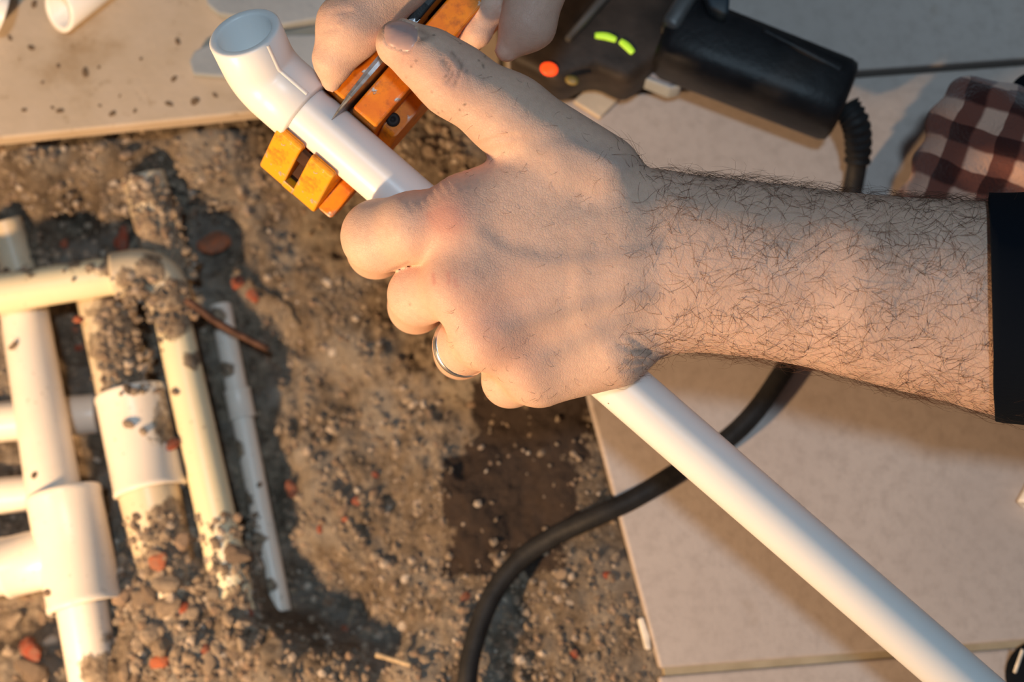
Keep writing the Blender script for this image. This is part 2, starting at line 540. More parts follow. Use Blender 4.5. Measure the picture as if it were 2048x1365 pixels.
def soil_z(x, y):
    z = soil_base(x, y)
    deep = np.clip((-z - 0.008) / 0.03, 0.15, 1)
    n = (vnoise(x * 40 + 50, y * 40 + 50, 1) * 0.008 + vnoise(x * 95 + 9, y * 95 + 70, 2) * 0.004
         + vnoise(x * 220 + 30, y * 220 + 5, 3) * 0.0035 + vnoise(x * 480 + 3, y * 480 + 8, 4) * 0.002)
    return np.minimum(z + n * (0.45 + 0.55 * deep), -0.0105)

gx = np.concatenate([np.linspace(-1.6, -0.34, 60)[:-1], np.linspace(-0.34, 0.13, 430)])
gy = np.concatenate([np.linspace(-1.2, -0.24, 60)[:-1], np.linspace(-0.24, 0.21, 420)])
GX, GY = np.meshgrid(gx, gy, indexing='ij')
GZ = soil_z(GX, GY)
nxg, nyg = GX.shape
sv = np.stack([GX.ravel(), GY.ravel(), GZ.ravel()], 1)
ii, jj = np.meshgrid(np.arange(nxg - 1), np.arange(nyg - 1), indexing='ij')
q = (ii * nyg + jj).ravel()
sf = np.stack([q, q + nyg, q + nyg + 1, q + 1], 1)
ground = link_mesh('ground', sv, sf, MT['soil'])
tag(ground, 'brown rubble earth exposed in the dug-out trench between tiles', 'ground', kind='structure')
# damp stain mask
DAMP = [(1010, 900, 55), (960, 980, 55), (1030, 960, 70), (1080, 880, 60), (1040, 1040, 55), (1100, 960, 45), (960, 1060, 40),
        (1000, 830, 45), (1120, 820, 45), (930, 1000, 35), (1060, 1110, 40), (940, 1110, 36), (1110, 1030, 36)]
px_, py_ = to_px(sv)
dm = np.zeros(len(sv))
for a, b_, r in DAMP:
    dm = np.maximum(dm, 1.15 - np.hypot(px_ - a, py_ - b_) / r * 0.46)
at = ground.data.attributes.new('damp', 'FLOAT', 'POINT')
at.data.foreach_set('value', np.clip(dm, 0, 1).astype(np.float32))

# ---- tiled floor
def line_at(p, q, x):
    return (x, p[1] + (q[1] - p[1]) * (x - p[0]) / (q[0] - p[0]))
H2a, H2b = (0, 277), (520, 224)          # tile edge above the trench (left)
H2c, H2d = (1260, 181), (2048, 123)      # same joint, right
H1a, H1b = (1320, 1347), (2048, 1289)
def V1(y): return 1180 + (y - 810) * (140 / 535.0)
GW = 7                                    # joint half width in pixels
def slab(name, pxs, z0, z1, mat, parent, bw=0.0012):
    w = [G(a, b_, z1) for a, b_ in pxs]
    n = len(w)
    V = [np.array([p[0], p[1], z0]) for p in w] + [np.array([p[0], p[1], z1]) for p in w]
    # orientation
    area = sum(w[i][0] * w[(i + 1) % n][1] - w[(i + 1) % n][0] * w[i][1] for i in range(n))
    top = list(range(n, 2 * n)); bot = list(range(n))[::-1]
    F = [top, bot] + [(i, (i + 1) % n, n + (i + 1) % n, n + i) for i in range(n)]
    if area < 0:
        F = [tuple(reversed(f)) for f in F]
    o = link_mesh(name, V, F, mat, parent, smooth=False)
    if bw: bevel(o, bw, 2)
    return o
fl = slab('floor', [(990, 260), (2700, 60), (4200, 60), (4200, 3000), (1300, 3000), (1330, 1345), (1190, 810)], -0.0145, -0.0014, MT['grout'], None, 0)
tag(fl, 'beige square floor tiles with brown joints around the trench', 'floor', kind='structure')
fl2 = slab('floor', [(-1600, 270), (0, 262), (520, 212), (1100, 180), (3700, 0), (3700, -2520), (-1600, -2520)], -0.0145, -0.0014, MT['grout'], None, 0)
tag(fl2, 'dusty beige floor tile behind the trench at the upper left', 'floor', kind='structure')
TZ0, TZ1 = -0.010, 0.0
def h2(x, off=0): return (x, line_at(H2c, H2d, x)[1] + off)
def h2l(x, off=0): return (x, line_at(H2a, H2b, x)[1] + off)
def h1(x, off=0): return (x, line_at(H1a, H1b, x)[1] + off)
# row behind the joint
slab('tile', [h2l(-1560), h2l(-300 - GW), (-330 - GW, -1100), (-1560, -1100)], TZ0, TZ1, MT['dusty'], fl2)
slab('tile', [h2l(-300 + GW), h2l(1010 - GW), (960 - GW, -1080), (-330 + GW, -1080)], TZ0, TZ1, MT['dusty'], fl2)
slab('tile', [h2(1010 + GW, -GW), h2(2330 - GW, -GW), (2240 - GW, -1080), (960 + GW, -1080)], TZ0, TZ1, MT['tile'], fl2)
slab('tile', [h2(2330 + GW, -GW), h2(3600, -GW), (3500, -1080), (2240 + GW, -1080)], TZ0, TZ1, MT['tile'], fl2)
for x0, x1, x2, x3, mt in ((-1560, -345, -390, -1560, 'dusty'), (-331, 938, 880, -376, 'dusty'), (952, 2225, 2150, 894, 'tile'), (2239, 3480, 3400, 2164, 'tile')):
    slab('tile', [(x0, -1094), (x1, -1094), (x2, -2500), (x3, -2500)], TZ0, TZ1, MT[mt], fl2)
# row beside the trench
slab('tile', [(V1(197), 205), h2(2330 - GW, GW), h1(2420 - GW, -GW), h1(V1(1345), -GW - 2)], TZ0, TZ1, MT['tile'], fl)
slab('tile', [h2(2330 + GW, GW), h2(3600, GW), h1(3700, -GW), h1(2420 + GW, -GW)], TZ0, TZ1, MT['tile'], fl)
# row below
slab('tile', [h1(1318, GW), h1(2420 - GW, GW), (2500 - GW, 2600), (1400, 2660)], TZ0, TZ1, MT['tile'], fl)
slab('tile', [h1(2420 + GW, GW), h1(3700, GW), (3800, 2550), (2500 + GW, 2600)], TZ0, TZ1, MT['tile'], fl)

# ================================================================== BODY (implicit surfaces)
MMPX = 620.0 / FPX
def smin(a, b, k):
    h = np.clip(0.5 + 0.5 * (b - a) / k, 0, 1)
    return b + (a - b) * h - k * h * (1 - h)

def cone(X, Y, Z, a, b, ra, rb, zs=1.0):
    """tapered capsule; zs flattens it in the viewing direction"""
    bx, by, bz = (b - a)
    bz *= zs
    den = bx * bx + by * by + bz * bz
    dx, dy, dz = X - a[0], Y - a[1], (Z - a[2]) * zs
    t = np.clip((dx * bx + dy * by + dz * bz) / max(den, 1e-6), 0, 1)
    ex, ey, ez = dx - t * bx, dy - t * by, dz - t * bz
    return np.sqrt(ex * ex + ey * ey + ez * ez) - (ra + (rb - ra) * t)

def chain(X, Y, Z, pts, k=3.0):
    f = None
    for (p, r), (q_, s) in zip(pts[:-1], pts[1:]):
        c = cone(X, Y, Z, p, q_, r, s)
        f = c if f is None else smin(f, c, k)
    return f

def surface_nets(fn, lo, hi, h):
    xs = np.arange(lo[0], hi[0] + h, h, dtype=np.float32)
    ys = np.arange(lo[1], hi[1] + h, h, dtype=np.float32)
    zs = np.arange(lo[2], hi[2] + h, h, dtype=np.float32)
    F = np.empty((len(xs), len(ys), len(zs)), np.float32)
    Yg, Zg = np.meshgrid(ys, zs, indexing='ij')
    step = 24
    for i in range(0, len(xs), step):
        xx = xs[i:i + step][:, None, None]
        F[i:i + step] = fn(xx + 0 * Yg[None], Yg[None] + 0 * xx, Zg[None] + 0 * xx)
    S = F < 0
    nx, ny, nz = F.shape
    acc = np.zeros((nx - 1, ny - 1, nz - 1, 3), np.float32)
    cnt = np.zeros((nx - 1, ny - 1, nz - 1), np.float32)
    corners = [(0, 0, 0), (1, 0, 0), (0, 1, 0), (1, 1, 0), (0, 0, 1), (1, 0, 1), (0, 1, 1), (1, 1, 1)]
    def cs(A, c): return A[c[0]:c[0] + nx - 1, c[1]:c[1] + ny - 1, c[2]:c[2] + nz - 1]
    for a in range(8):
        for b in range(a + 1, 8):
            ca, cb = corners[a], corners[b]
            if sum(abs(p - q_) for p, q_ in zip(ca, cb)) != 1: continue
            fa, fb = cs(F, ca), cs(F, cb)
            m = cs(S, ca) != cs(S, cb)
            t = np.where(m, fa / np.where(m, fa - fb, 1), 0)
            for ax in range(3):
                acc[..., ax] += np.where(m, ca[ax] + t * (cb[ax] - ca[ax]), 0)
            cnt += m
    act = cnt > 0
    idx = -np.ones(act.shape, np.int64)
    idx[act] = np.arange(act.sum())
    ci = np.argwhere(act)
    V = (ci + acc[act] / cnt[act][:, None]) * h + np.array([xs[0], ys[0], zs[0]])
    faces = []
    for ax in range(3):
        o = [1, 1, 1]; o[ax] = 0
        u, v = [(1, 2), (2, 0), (0, 1)][ax]
        sl0 = [slice(1, -1)] * 3; sl1 = [slice(1, -1)] * 3
        sl0[ax] = slice(0, -1); sl1[ax] = slice(1, None)
        A = S[tuple(sl0)]; B = S[tuple(sl1)]
        ch = np.argwhere(A != B)
        inside = A[A != B]
        base = ch.copy()
        for k in range(3):
            if k != ax: base[:, k] += 1
        def cell(du, dv):
            c = base.copy(); c[:, u] += du; c[:, v] += dv
            return idx[c[:, 0], c[:, 1], c[:, 2]]
        qd = np.stack([cell(-1, -1), cell(0, -1), cell(0, 0), cell(-1, 0)], 1)
        qd[~inside] = qd[~inside][:, ::-1]
        faces.append(qd)
    Fq = np.concatenate(faces)
    Fq = Fq[(Fq >= 0).all(1)]
    vol = np.einsum('ij,ij->i', V[Fq[:, 0]], np.cross(V[Fq[:, 2]] - V[Fq[:, 0]], V[Fq[:, 3]] - V[Fq[:, 1]])).sum()
    if vol < 0: Fq = Fq[:, ::-1]
    return V.astype(np.float64), Fq

def relax(V, Fq, it=2, lam=0.5):
    n = len(V)
    for _ in range(it):
        s = np.zeros_like(V); c = np.zeros(n)
        for a, b in ((0, 1), (1, 2), (2, 3), (3, 0)):
            np.add.at(s, Fq[:, a], V[Fq[:, b]]); np.add.at(c, Fq[:, a], 1)
            np.add.at(s, Fq[:, b], V[Fq[:, a]]); np.add.at(c, Fq[:, b], 1)
        V = V + lam * np.where(c[:, None] > 0, s / np.maximum(c, 1)[:, None] - V, 0)
    return V

def normals(V, Fq):
    n = np.cross(V[Fq[:, 2]] - V[Fq[:, 0]], V[Fq[:, 3]] - V[Fq[:, 1]])
    N = np.zeros_like(V)
    for k in range(4): np.add.at(N, Fq[:, k], n)
    return N / (np.linalg.norm(N, axis=1, keepdims=True) + 1e-12)

def mm_px(V):
    Z = 620.0 - V[:, 2]
    return 1024 + V[:, 0] / Z * FPX, 682.5 - V[:, 1] / Z * FPX

def J(px, py, d, rpx):
    """joint: pixel, height, radius given in pixels at that height"""
    return P(px, py, d), rpx * (620.0 - d) / FPX

INDEX = [J(915, 440, 27, 70), J(828, 455, 24, 70), J(756, 473, 15, 71), J(752, 500, -14, 56), J(850, 470, -24, 50)]
MIDDLE = [J(915, 570, 28, 64), J(838, 590, 12, 60), J(832, 612, -16, 54), J(930, 560, -25, 48)]
RINGF = [J(975, 675, 25, 62), J(926, 692, 8, 58), J(922, 705, -18, 52), J(1010, 640, -26, 46)]
PINKY = [J(1075, 748, 19, 58), J(1020, 760, 3, 54), J(1018, 765, -16, 46), J(1090, 705, -24, 40)]
THUMB = [J(801, 88, 27, 50), J(860, 122, 28, 60), J(908, 160, 28, 70), J(1018, 232, 27, 80), J(1200, 352, 25, 86)]
# forearm profile: pixel x, top y, bottom y, depth centre, half depth (mm)
ARM = np.array([(1110, 500, 600, 26, 3), (1150, 450, 645, 26, 10), (1200, 395, 690, 24, 11.5), (1250, 355, 710, 23, 16), (1310, 338, 712, 22, 19), (1400, 352, 706, 21, 22), (1500, 362, 716, 20.5, 24),
                (1600, 374, 732, 20.5, 25), (1700, 386, 757, 21, 28), (1800, 394, 782, 20, 29.5), (1900, 400, 806, 20, 31), (2000, 404, 834, 20, 32),
                (2300, 410, 890, 19, 36)], float)
ARM = spline(ARM, 66)
ARX = np.array([P(a[0], 600, a[3])[0] for a in ARM])
ART = np.array([P(a[0], a[1], a[3])[1] for a in ARM])
ARB = np.array([P(a[0], a[2], a[3])[1] for a in ARM])

def left_sdf(X, Y, Z):
    # metacarpal block
    b = cone(X, Y, Z, *[J(1225, 425, 24, 70)[0], J(915, 440, 27, 68)[0]], 12.0, 11.8)
    b = smin(b, cone(X, Y, Z, P(1225, 490, 26), P(915, 568, 28.5), 12.5, 11.6), 14)
    b = smin(b, cone(X, Y, Z, P(1225, 560, 25), P(972, 668, 26.5), 12.5, 11.2), 14)
    b = smin(b, cone(X, Y, Z, P(1225, 620, 23), P(1072, 740, 20.5), 12.5, 10.6), 12)
    # knuckles
    for (px, py, d, r) in ((920, 440, 27.5, 11.0), (915, 575, 29, 10.4), (966, 672, 27, 10.0), (1060, 740, 21, 9.6)):
        c = P(px, py, d)
        b = smin(b, np.sqrt((X - c[0]) ** 2 + (Y - c[1]) ** 2 + (Z - c[2]) ** 2) - r, 5)
    # flesh between the knuckles
    b = smin(b, cone(X, Y, Z, P(945, 480, 26.5), P(945, 545, 27), 10.8, 10.8), 7)
    b = smin(b, cone(X, Y, Z, P(955, 595, 26.5), P(985, 650, 25.5), 10.6, 10.4), 7)
    b = smin(b, cone(X, Y, Z, P(1010, 680, 24), P(1065, 725, 20.5), 10.2, 10.0), 7)
    # hypothenar heel and thumb web
    b = smin(b, cone(X, Y, Z, P(1085, 752, 18), P(1212, 692, 21), 10.8, 15.8), 5)
    b = smin(b, cone(X, Y, Z, P(1110, 350, 26), P(940, 410, 26), 13.5, 11.2), 8)
    # forearm
    cy = np.interp(X, ARX, (ART + ARB) / 2); ay = np.interp(X, ARX, (ART - ARB) / 2)
    cz = np.interp(X, ARX, ARM[:, 3]); az = np.interp(X, ARX, ARM[:, 4])
    u = (Y - cy) / ay; v = (Z - cz) / az
    rho = np.sqrt(np.sqrt(u * u * u * u + 0.9 * u * u * v * v * 2 + v * v * v * v) + 1e-9)
    arm = (rho - 1) * np.minimum(ay, az) * 1.05
    arm = np.maximum(arm, ARX[0] - X)
    arm = np.maximum(arm, X - ARX[-1])
    b = smin(b, arm, 8)
    th = chain(X, Y, Z, THUMB, 5)
    b = smin(b, th, 5)
    f = chain(X, Y, Z, INDEX, 3)
    f = smin(f, chain(X, Y, Z, MIDDLE, 3), 0.9)
    f = smin(f, chain(X, Y, Z, RINGF, 3), 0.9)
    f = smin(f, chain(X, Y, Z, PINKY, 3), 0.9)
    return smin(b, f, 2.6)

lo = P(655, 850, 0); hi = P(2290, 10, 0)
V, FQ = surface_nets(left_sdf, (lo[0], lo[1] - 4, -33), (ARX[-1] + 4, hi[1] + 4, 60), 1.05)
V = relax(V, FQ, 2, 0.45)
N = normals(V, FQ)
vx, vy = mm_px(V)
front = np.clip(N[:, 2] * 2.2 + 0.25, 0, 1)

def seg_dist(x, y, pts):
    d = np.full(x.shape, 1e9)
    for (ax, ay), (bx, by) in zip(pts[:-1], pts[1:]):
        ux, uy = bx - ax, by - ay
        t = np.clip(((x - ax) * ux + (y - ay) * uy) / (ux * ux + uy * uy), 0, 1)
        d = np.minimum(d, np.hypot(x - ax - t * ux, y - ay - t * uy))
    return d
disp = np.zeros(len(V))
def ridge(pts, w, h):
    global disp
    disp += h * np.exp(-(seg_dist(vx, vy, pts) / w) ** 2) * front
VEINS = [[(1310, 500), (1200, 520), (1090, 525), (1010, 505), (960, 470)], [(1300, 590), (1180, 610), (1080, 640), (1010, 660)],
         [(1240, 640), (1150, 690), (1090, 715)], [(1250, 330), (1140, 290), (1060, 300)]]
for v_ in VEINS: ridge(v_, 15, 0.32)
for v_ in ([(1220, 440), (930, 440)], [(1220, 500), (925, 565)], [(1220, 560), (975, 660)], [(1225, 610), (1070, 730)]):
    ridge(v_, 30, 0.16)
for v_ in ([(1170, 470), (985, 505)], [(1180, 535), (1000, 610)], [(1180, 590), (1060, 690)]): ridge(v_, 28, -0.2)
# creases: thumb joint, web fan, wrist folds, between index and middle
for v_ in ([(888, 120), (905, 148), (895, 165)], [(905, 105), (925, 130), (908, 172)], [(932, 118), (935, 140)],
           [(1300, 708), (1268, 700), (1240, 690)], [(1290, 722), (1255, 722)], [(1285, 736), (1245, 742)],
           [(1262, 676), (1300, 702)], [(950, 290), (990, 278), (1030, 272)], [(955, 272), (985, 255)]):
    ridge(v_, 5.0, -0.42)
for k in range(9):
    x0 = 800 + k * 16
    ridge([(x0, 385 - k * 8), (x0 + 26, 420 - k * 7)], 3.5, -0.22)
# nail fold
NAIL = [(769, 50), (789, 36), (831, 50), (836, 78), (816, 105), (770, 88)]
inside = np.ones(len(V), bool)
nd = seg_dist(vx, vy, NAIL[1:] + NAIL[:0])
cxn, cyn = 802, 69
for (ax, ay), (bx, by) in zip(NAIL, NAIL[1:] + NAIL[:1]):
    inside &= ((bx - ax) * (vy - ay) - (by - ay) * (vx - ax)) > 0
disp += np.where(inside, -0.35, 0.45 * np.exp(-(nd / 9) ** 2)) * front
V = V + N * disp[:, None]
N = normals(V, FQ)

def blob(cx, cy, r): return np.exp(-((vx - cx) ** 2 + (vy - cy) ** 2) / (r * r)) * front
red = (0.9 * blob(895, 440, 42) + 0.35 * blob(880, 425, 80) + 0.35 * blob(890, 560, 45) + 0.3 * blob(960, 650, 60) + 0.3 * blob(1040, 720, 60)
       + 0.5 * blob(905, 150, 45) + 0.5 * blob(812, 112, 35) + 0.35 * blob(930, 300, 70) + 0.3 * blob(985, 620, 110))
for c in ([(866, 548), (868, 566)], [(895, 545), (899, 562), (897, 568)], [(909, 560), (914, 574)]):
    red += 1.1 * np.exp(-(seg_dist(vx, vy, c) / 3.2) ** 2) * front
red += 0.9 * np.exp(-(seg_dist(vx, vy, [(862, 432), (880, 448), (893, 452)]) / 7) ** 2) * front
vein = np.zeros(len(V))
for v_ in VEINS: vein += 0.8 * np.exp(-(seg_dist(vx, vy, v_) / 20) ** 2) * front
grime_dark = 0.55 * np.exp(-(seg_dist(vx, vy, [(768, 52), (760, 72), (772, 40), (800, 34)]) / 9) ** 2) * front
grime_dark += 0.5 * np.exp(-(seg_dist(vx, vy, [(840, 62), (858, 72), (838, 84)]) / 7) ** 2) * front
for c in ([(888, 120), (905, 148), (895, 165)], [(905, 105), (925, 130), (908, 172)], [(1300, 708), (1268, 700)], [(775, 545), (815, 525)]):
    grime_dark += 0.5 * np.exp(-(seg_dist(vx, vy, c) / 3.0) ** 2) * front  # darker lines along the thumb, wrist and finger creases
r2 = np.random.default_rng(5)
for _ in range(46):
    a, b_ = (r2.uniform(780, 1000), r2.uniform(70, 230)) if _ < 38 else (r2.uniform(700, 1250), r2.uniform(380, 760))
    grime_dark += 0.8 * np.exp(-((vx - a) ** 2 + (vy - b_) ** 2) / r2.uniform(2, 6)) * front

person = empty('person', PW(1700, 560, -10))
tag(person, 'person in navy sleeves and checked trousers gripping a white pipe and cutter', 'person')
arm_o = link_mesh('left_arm', C2W(V), FQ, MT['skin'], person)
arm_o['label'] = 'hairy forearm and hand closed around the pipe'
for nm, ar in (('red', red), ('vein', vein), ('grime_dark', grime_dark)):
    a_ = arm_o.data.attributes.new(nm, 'FLOAT', 'POINT')
    a_.data.foreach_set('value', np.clip(ar, 0, 1).astype(np.float32))

# ---- thumb nail: curved plate that follows the thumb tip
def surf_d(px, py, d0=48.0, fn=left_sdf):
    d = d0
    for _ in range(60):
        p = P(px, py, d)
        s = float(fn(np.array([p[0]]), np.array([p[1]]), np.array([p[2]]))[0])
        if s < 0.03: break
        d -= s * 0.9
    return d
nu, nv = 13, 11
nV, nF = [], []
E = [np.array(p, float) for p in NAIL]
for i in range(nu):
    s = i / (nu - 1)
    for j in range(nv):
        t = j / (nv - 1)
        # left edge (free edge) curved, right edge (base) rounded
        up_ = (1 - s) * E[0] * 1.0 + s * E[2] + np.array([0, -10 * math.sin(math.pi * s)])
        lo_ = (1 - s) * E[5] + s * E[4] + np.array([2, 6 * math.sin(math.pi * s)])
        p = (1 - t) * up_ + t * lo_
        p = p + np.array([(14 * s - 4 * (1 - s)) * math.sin(math.pi * t), 0])
        edge = min(s * 6, (1 - s) * 6, t * 5, (1 - t) * 5, 1)
        nV.append(P(p[0], p[1], surf_d(p[0], p[1]) - 0.25 + 0.75 * math.sqrt(max(0, edge))))
for i in range(nu - 1):
    for j in range(nv - 1):
        a = i * nv + j
        nF.append((a, a + 1, a + nv + 1, a + nv))
nail = link_mesh('fingernail', C2W(np.array(nV)), nF, MT['nail'], arm_o)
nail['label'] = 'pinkish thumbnail with grimy rim'
sm = nail.modifiers.new('solid', 'SOLIDIFY'); sm.thickness = 0.0006; sm.offset = -1
sb = nail.modifiers.new('sub', 'SUBSURF'); sb.levels = 1; sb.render_levels = 1

# ---- arm hair: fine tapered strands
hr = np.random.default_rng(21)
cand = np.where((vx > 1215) & (vx < 2010) & (N[:, 2] > -0.25))[0]
hV, hF = [], []
def strand(p, n, t, length, rad):
    base = len(hV)
    npt = 6
    bend = hr.normal(0, 0.6); lift = hr.uniform(0.25, 0.75)
    b = np.cross(n, t)
    pos = p.copy(); ang = 0.0
    for k in range(npt):
        s = k / (npt - 1)
        d_ = t * math.cos(ang) + b * math.sin(ang)
        dirn = d_ + n * lift * (1 - 1.35 * s)
        dirn /= np.linalg.norm(dirn)
        if k: pos = pos + dirn * length / (npt - 1)
        ang += bend * 0.45 + hr.normal(0, 0.18)
        o1 = np.cross(dirn, n); o1 /= (np.linalg.norm(o1) + 1e-9)
        o2 = np.cross(dirn, o1)
        r = rad * (1 - 0.75 * s)
        for q_ in range(3):
            a = 2.0944 * q_
            hV.append(pos + r * (math.cos(a) * o1 + math.sin(a) * o2))
    for k in range(npt - 1):
        for q_ in range(3):
            a = base + k * 3 + q_; b2 = base + k * 3 + (q_ + 1) % 3
            hF.append((a, b2, b2 + 3, a + 3))
made = 0
while made < 2000:
    i = int(hr.choice(cand))
    x, y = vx[i], vy[i]
    dens = min(1, max(0.03, (x - 1220) / 140))
    f_ = (y - 345) / 420
    dens *= 0.65 + 0.35 * vnoise(np.array([x / 60]), np.array([y / 60]), 9)[0] * 2
    if y < 430 or y > 680: dens *= 1.1
    if hr.random() > dens: continue
    n = N[i]
    # growth runs along the arm and sweeps across it
    g = np.array([0.55 * hr.choice([-1, 1], p=[0.35, 0.65]) + hr.normal(0, 0.5), hr.normal(0.25, 0.75), 0])
    t = g - n * (g @ n); t /= np.linalg.norm(t)
    strand(V[i], n, t, hr.uniform(7, 19) * (0.6 + 0.4 * min(1, dens)), hr.uniform(0.045, 0.075))
    made += 1
cand2 = np.where((vx > 900) & (vx < 1280) & (N[:, 2] > 0.3))[0]
for i in hr.choice(cand2, 130):
    n = N[i]; g = np.array([-0.6 + hr.normal(0, .4), -0.6 + hr.normal(0, .4), 0]); t = g - n * (g @ n); t /= np.linalg.norm(t)
    strand(V[i], n, t, hr.uniform(2.5, 5), 0.05)
hairo = link_mesh('arm_hair', C2W(np.array(hV)), hF, MT['hair'], arm_o)
tag(hairo, 'dark curly forearm hair', kind='stuff')

# ---- navy sleeve round the forearm
sx = [1981, 1984, 2000, 2030, 2080, 2200, 2400, 2700]
rings = []
for k, x in enumerate(sx):
    top = 386 - (x - 1980) * 0.02; bot = 842 + (x - 1980) * 0.15
    c = P(x, (top + bot) / 2, 20)
    ay = (P(x, top, 20)[1] - P(x, bot, 20)[1]) / 2
    az = ay * 0.93
    ring = []
    for j in range(72):
        a = 2 * math.pi * j / 72
        w = 1 + 0.012 * math.sin(3 * a + x * 0.01) * min(1, k / 2) + (0.004 if 1 <= k <= 2 else 0)
        zz = c[2] + az * w * math.cos(a)
        xo = P(x + 3 - 6 * math.sin(a), 600, max(zz, 5.0))[0]
        ring.append((xo, c[1] + ay * w * math.sin(a), c[2] + az * w * math.cos(a)))
    rings.append(ring)
rv = np.array([p for r in rings for p in r])
rf = []
for i in range(len(rings) - 1):
    for j in range(72):
        a = i * 72 + j; b_ = i * 72 + (j + 1) % 72
        rf.append((a, a + 72, b_ + 72, b_))
sl = link_mesh('sleeve', C2W(rv), rf, MT['navy'], person)
s_ = sl.modifiers.new('solid', 'SOLIDIFY'); s_.thickness = 0.0016; s_.offset = -1
sl['label'] = 'navy cuff of the sleeve'

# ---- the other sleeve, outside the frame
c1, c2 = P(1330, -342, 4), P(2300, -790, 10)
pp = [c1 + (c2 - c1) * t for t in np.linspace(0, 1, 12)]
V_, F_ = tube(C2W(np.array(pp)), np.linspace(0.031, 0.045, 12), 40, caps=False)
s2 = link_mesh('sleeve', V_, F_, MT['navy'], person)
m_ = s2.modifiers.new('solid', 'SOLIDIFY'); m_.thickness = 0.0016; m_.offset = -1

# ---- ring on the ring finger
ra_, rb_ = RINGF[0][0], RINGF[1][0]
ax_ = (rb_ - ra_) / np.linalg.norm(rb_ - ra_)
rc = ra_ + (rb_ - ra_) * 1.0
_, e1, e2 = ortho(ax_)
tV, tF = [], []
for i in range(64):
    a = 2 * math.pi * i / 64
    rad_dir = math.cos(a) * e1 + math.sin(a) * e2
    for j, (rr, hh) in enumerate(((10.9, -1.5), (11.35, -1.3), (11.6, 0), (11.35, 1.3), (10.9, 1.5), (10.2, 1.5), (10.2, -1.5))):
        tV.append(rc + rad_dir * rr + ax_ * hh)
for i in range(64):
    for j in range(7):
        a = i * 7 + j; b_ = i * 7 + (j + 1) % 7
        c = ((i + 1) % 64) * 7 + (j + 1) % 7; d = ((i + 1) % 64) * 7 + j
        tF.append((a, d, c, b_))
rg = link_mesh('ring', C2W(np.array(tV)), tF, MT['silver'])
tag(rg, 'thin silver ring worn on the hand gripping the pipe', 'ring')

# ---- right hand: fingers closed around the cutter handle, seen at the top edge
RI = [J(880, -150, 10, 70), J(800, -50, 16, 72), J(700, 55, 18, 66), J(668, 120, 16, 40), J(663, 166, 13, 19)]
RM = [J(1000, -110, -4, 44), J(985, 10, 2, 30), J(955, 66, 0, 26), J(925, 95, -6, 22)]
RT = [J(1150, -190, 6, 70), J(1072, -20, 10, 56), J(1055, 48, 10, 54), J(1014, 100, 8, 25)]
def right_sdf(X, Y, Z):
    f = chain(X, Y, Z, RI, 4)
    f = smin(f, chain(X, Y, Z, RM, 3), 1.2)
    f = smin(f, chain(X, Y, Z, RT, 4), 1.2)
    f = smin(f, cone(X, Y, Z, P(860, -190, 2), P(1120, -200, 2), 15, 15), 8)
    f = smin(f, cone(X, Y, Z, P(990, -200, 2), P(1500, -420, 4), 20, 24), 8)
    return f
lo = P(600, 215, 0); hi = P(1720, -680, 0)
V2, F2 = surface_nets(right_sdf, (lo[0], lo[1], -36), (hi[0], hi[1], 44), 1.2)
V2 = relax(V2, F2, 2, 0.45)
N2 = normals(V2, F2)
wx, wy = mm_px(V2)
fr2 = np.clip(N2[:, 2] * 2 + 0.2, 0, 1)
d2 = np.zeros(len(V2))
for c in ([(655, 45), (680, 40), (700, 20)], [(648, 60), (675, 58)], [(660, 30), (690, 22)]):
    d2 += -0.45 * np.exp(-(seg_dist(wx, wy, c) / 5) ** 2) * fr2
V2 = V2 + N2 * d2[:, None]
ro = link_mesh('right_hand', C2W(V2), F2, MT['skin'], person)
ro['label'] = 'fingers of the other hand holding the orange cutter'
a_ = ro.data.attributes.new('red', 'FLOAT', 'POINT')
a_.data.foreach_set('value', np.clip(0.4 * np.exp(-((wx - 1060) ** 2 + (wy - 30) ** 2) / 4000) + 0.25 * np.exp(-((wx - 690) ** 2 + (wy - 20) ** 2) / 3000), 0, 1).astype(np.float32))

# ================================================================== WHITE PIPE WITH ELBOW
def pipe_y(x): return 290 + 0.868 * (x - 690)
UPX = np.array([1.0, 0.868]); UPX /= np.linalg.norm(UPX)
O_PX = np.array([657.0, pipe_y(657)])
u_ = P(1657, pipe_y(1657)) - P(657, pipe_y(657)); u_ /= np.linalg.norm(u_)      # along the pipe
w_ = np.array([0, 0, 1.0])                                                    # towards the camera
v_ax = np.cross(w_, u_)                                                       # across, up-right
O_ = P(*O_PX, 0)
def L(u, v, w): return O_ + u * u_ + v * v_ax + w * w_
def mesh_from_rings(rings, seg, close_start=False, close_end=False):
    V = np.array([p for r in rings for p in r]); F = []
    for i in range(len(rings) - 1):
        for k in range(seg):
            a = i * seg + k; b = i * seg + (k + 1) % seg
            F.append((a, b, b + seg, a + seg))
    if close_start: F.append(tuple(range(seg))[::-1])
    if close_end: F.append(tuple((len(rings) - 1) * seg + k for k in range(seg)))
    return V, F
wp = empty('water_pipe', C2W(L(150, 0, -10)))
tag(wp, 'long new white plastic pipe with elbow end, held in the hand', 'pipe')
SEG = 56
def ring_at(c, b, cdir, r): return [c + r * (math.cos(2 * math.pi * k / SEG) * b + math.sin(2 * math.pi * k / SEG) * cdir) for k in range(SEG)]
rings = [ring_at(L(uu, 0, 0), v_ax, w_, rr) for uu, rr in ((-28, 9.98), (0, 9.98), (80, 9.98), (180, 9.98), (420, 9.98), (420.5, 9.6), (420.5, 7), (0, 7), (-28, 7))]
V_, F_ = mesh_from_rings(rings, SEG)
o = link_mesh('tube', C2W(V_), F_, MT['white'], wp); bevel(o, 0.0003, 1, 60)
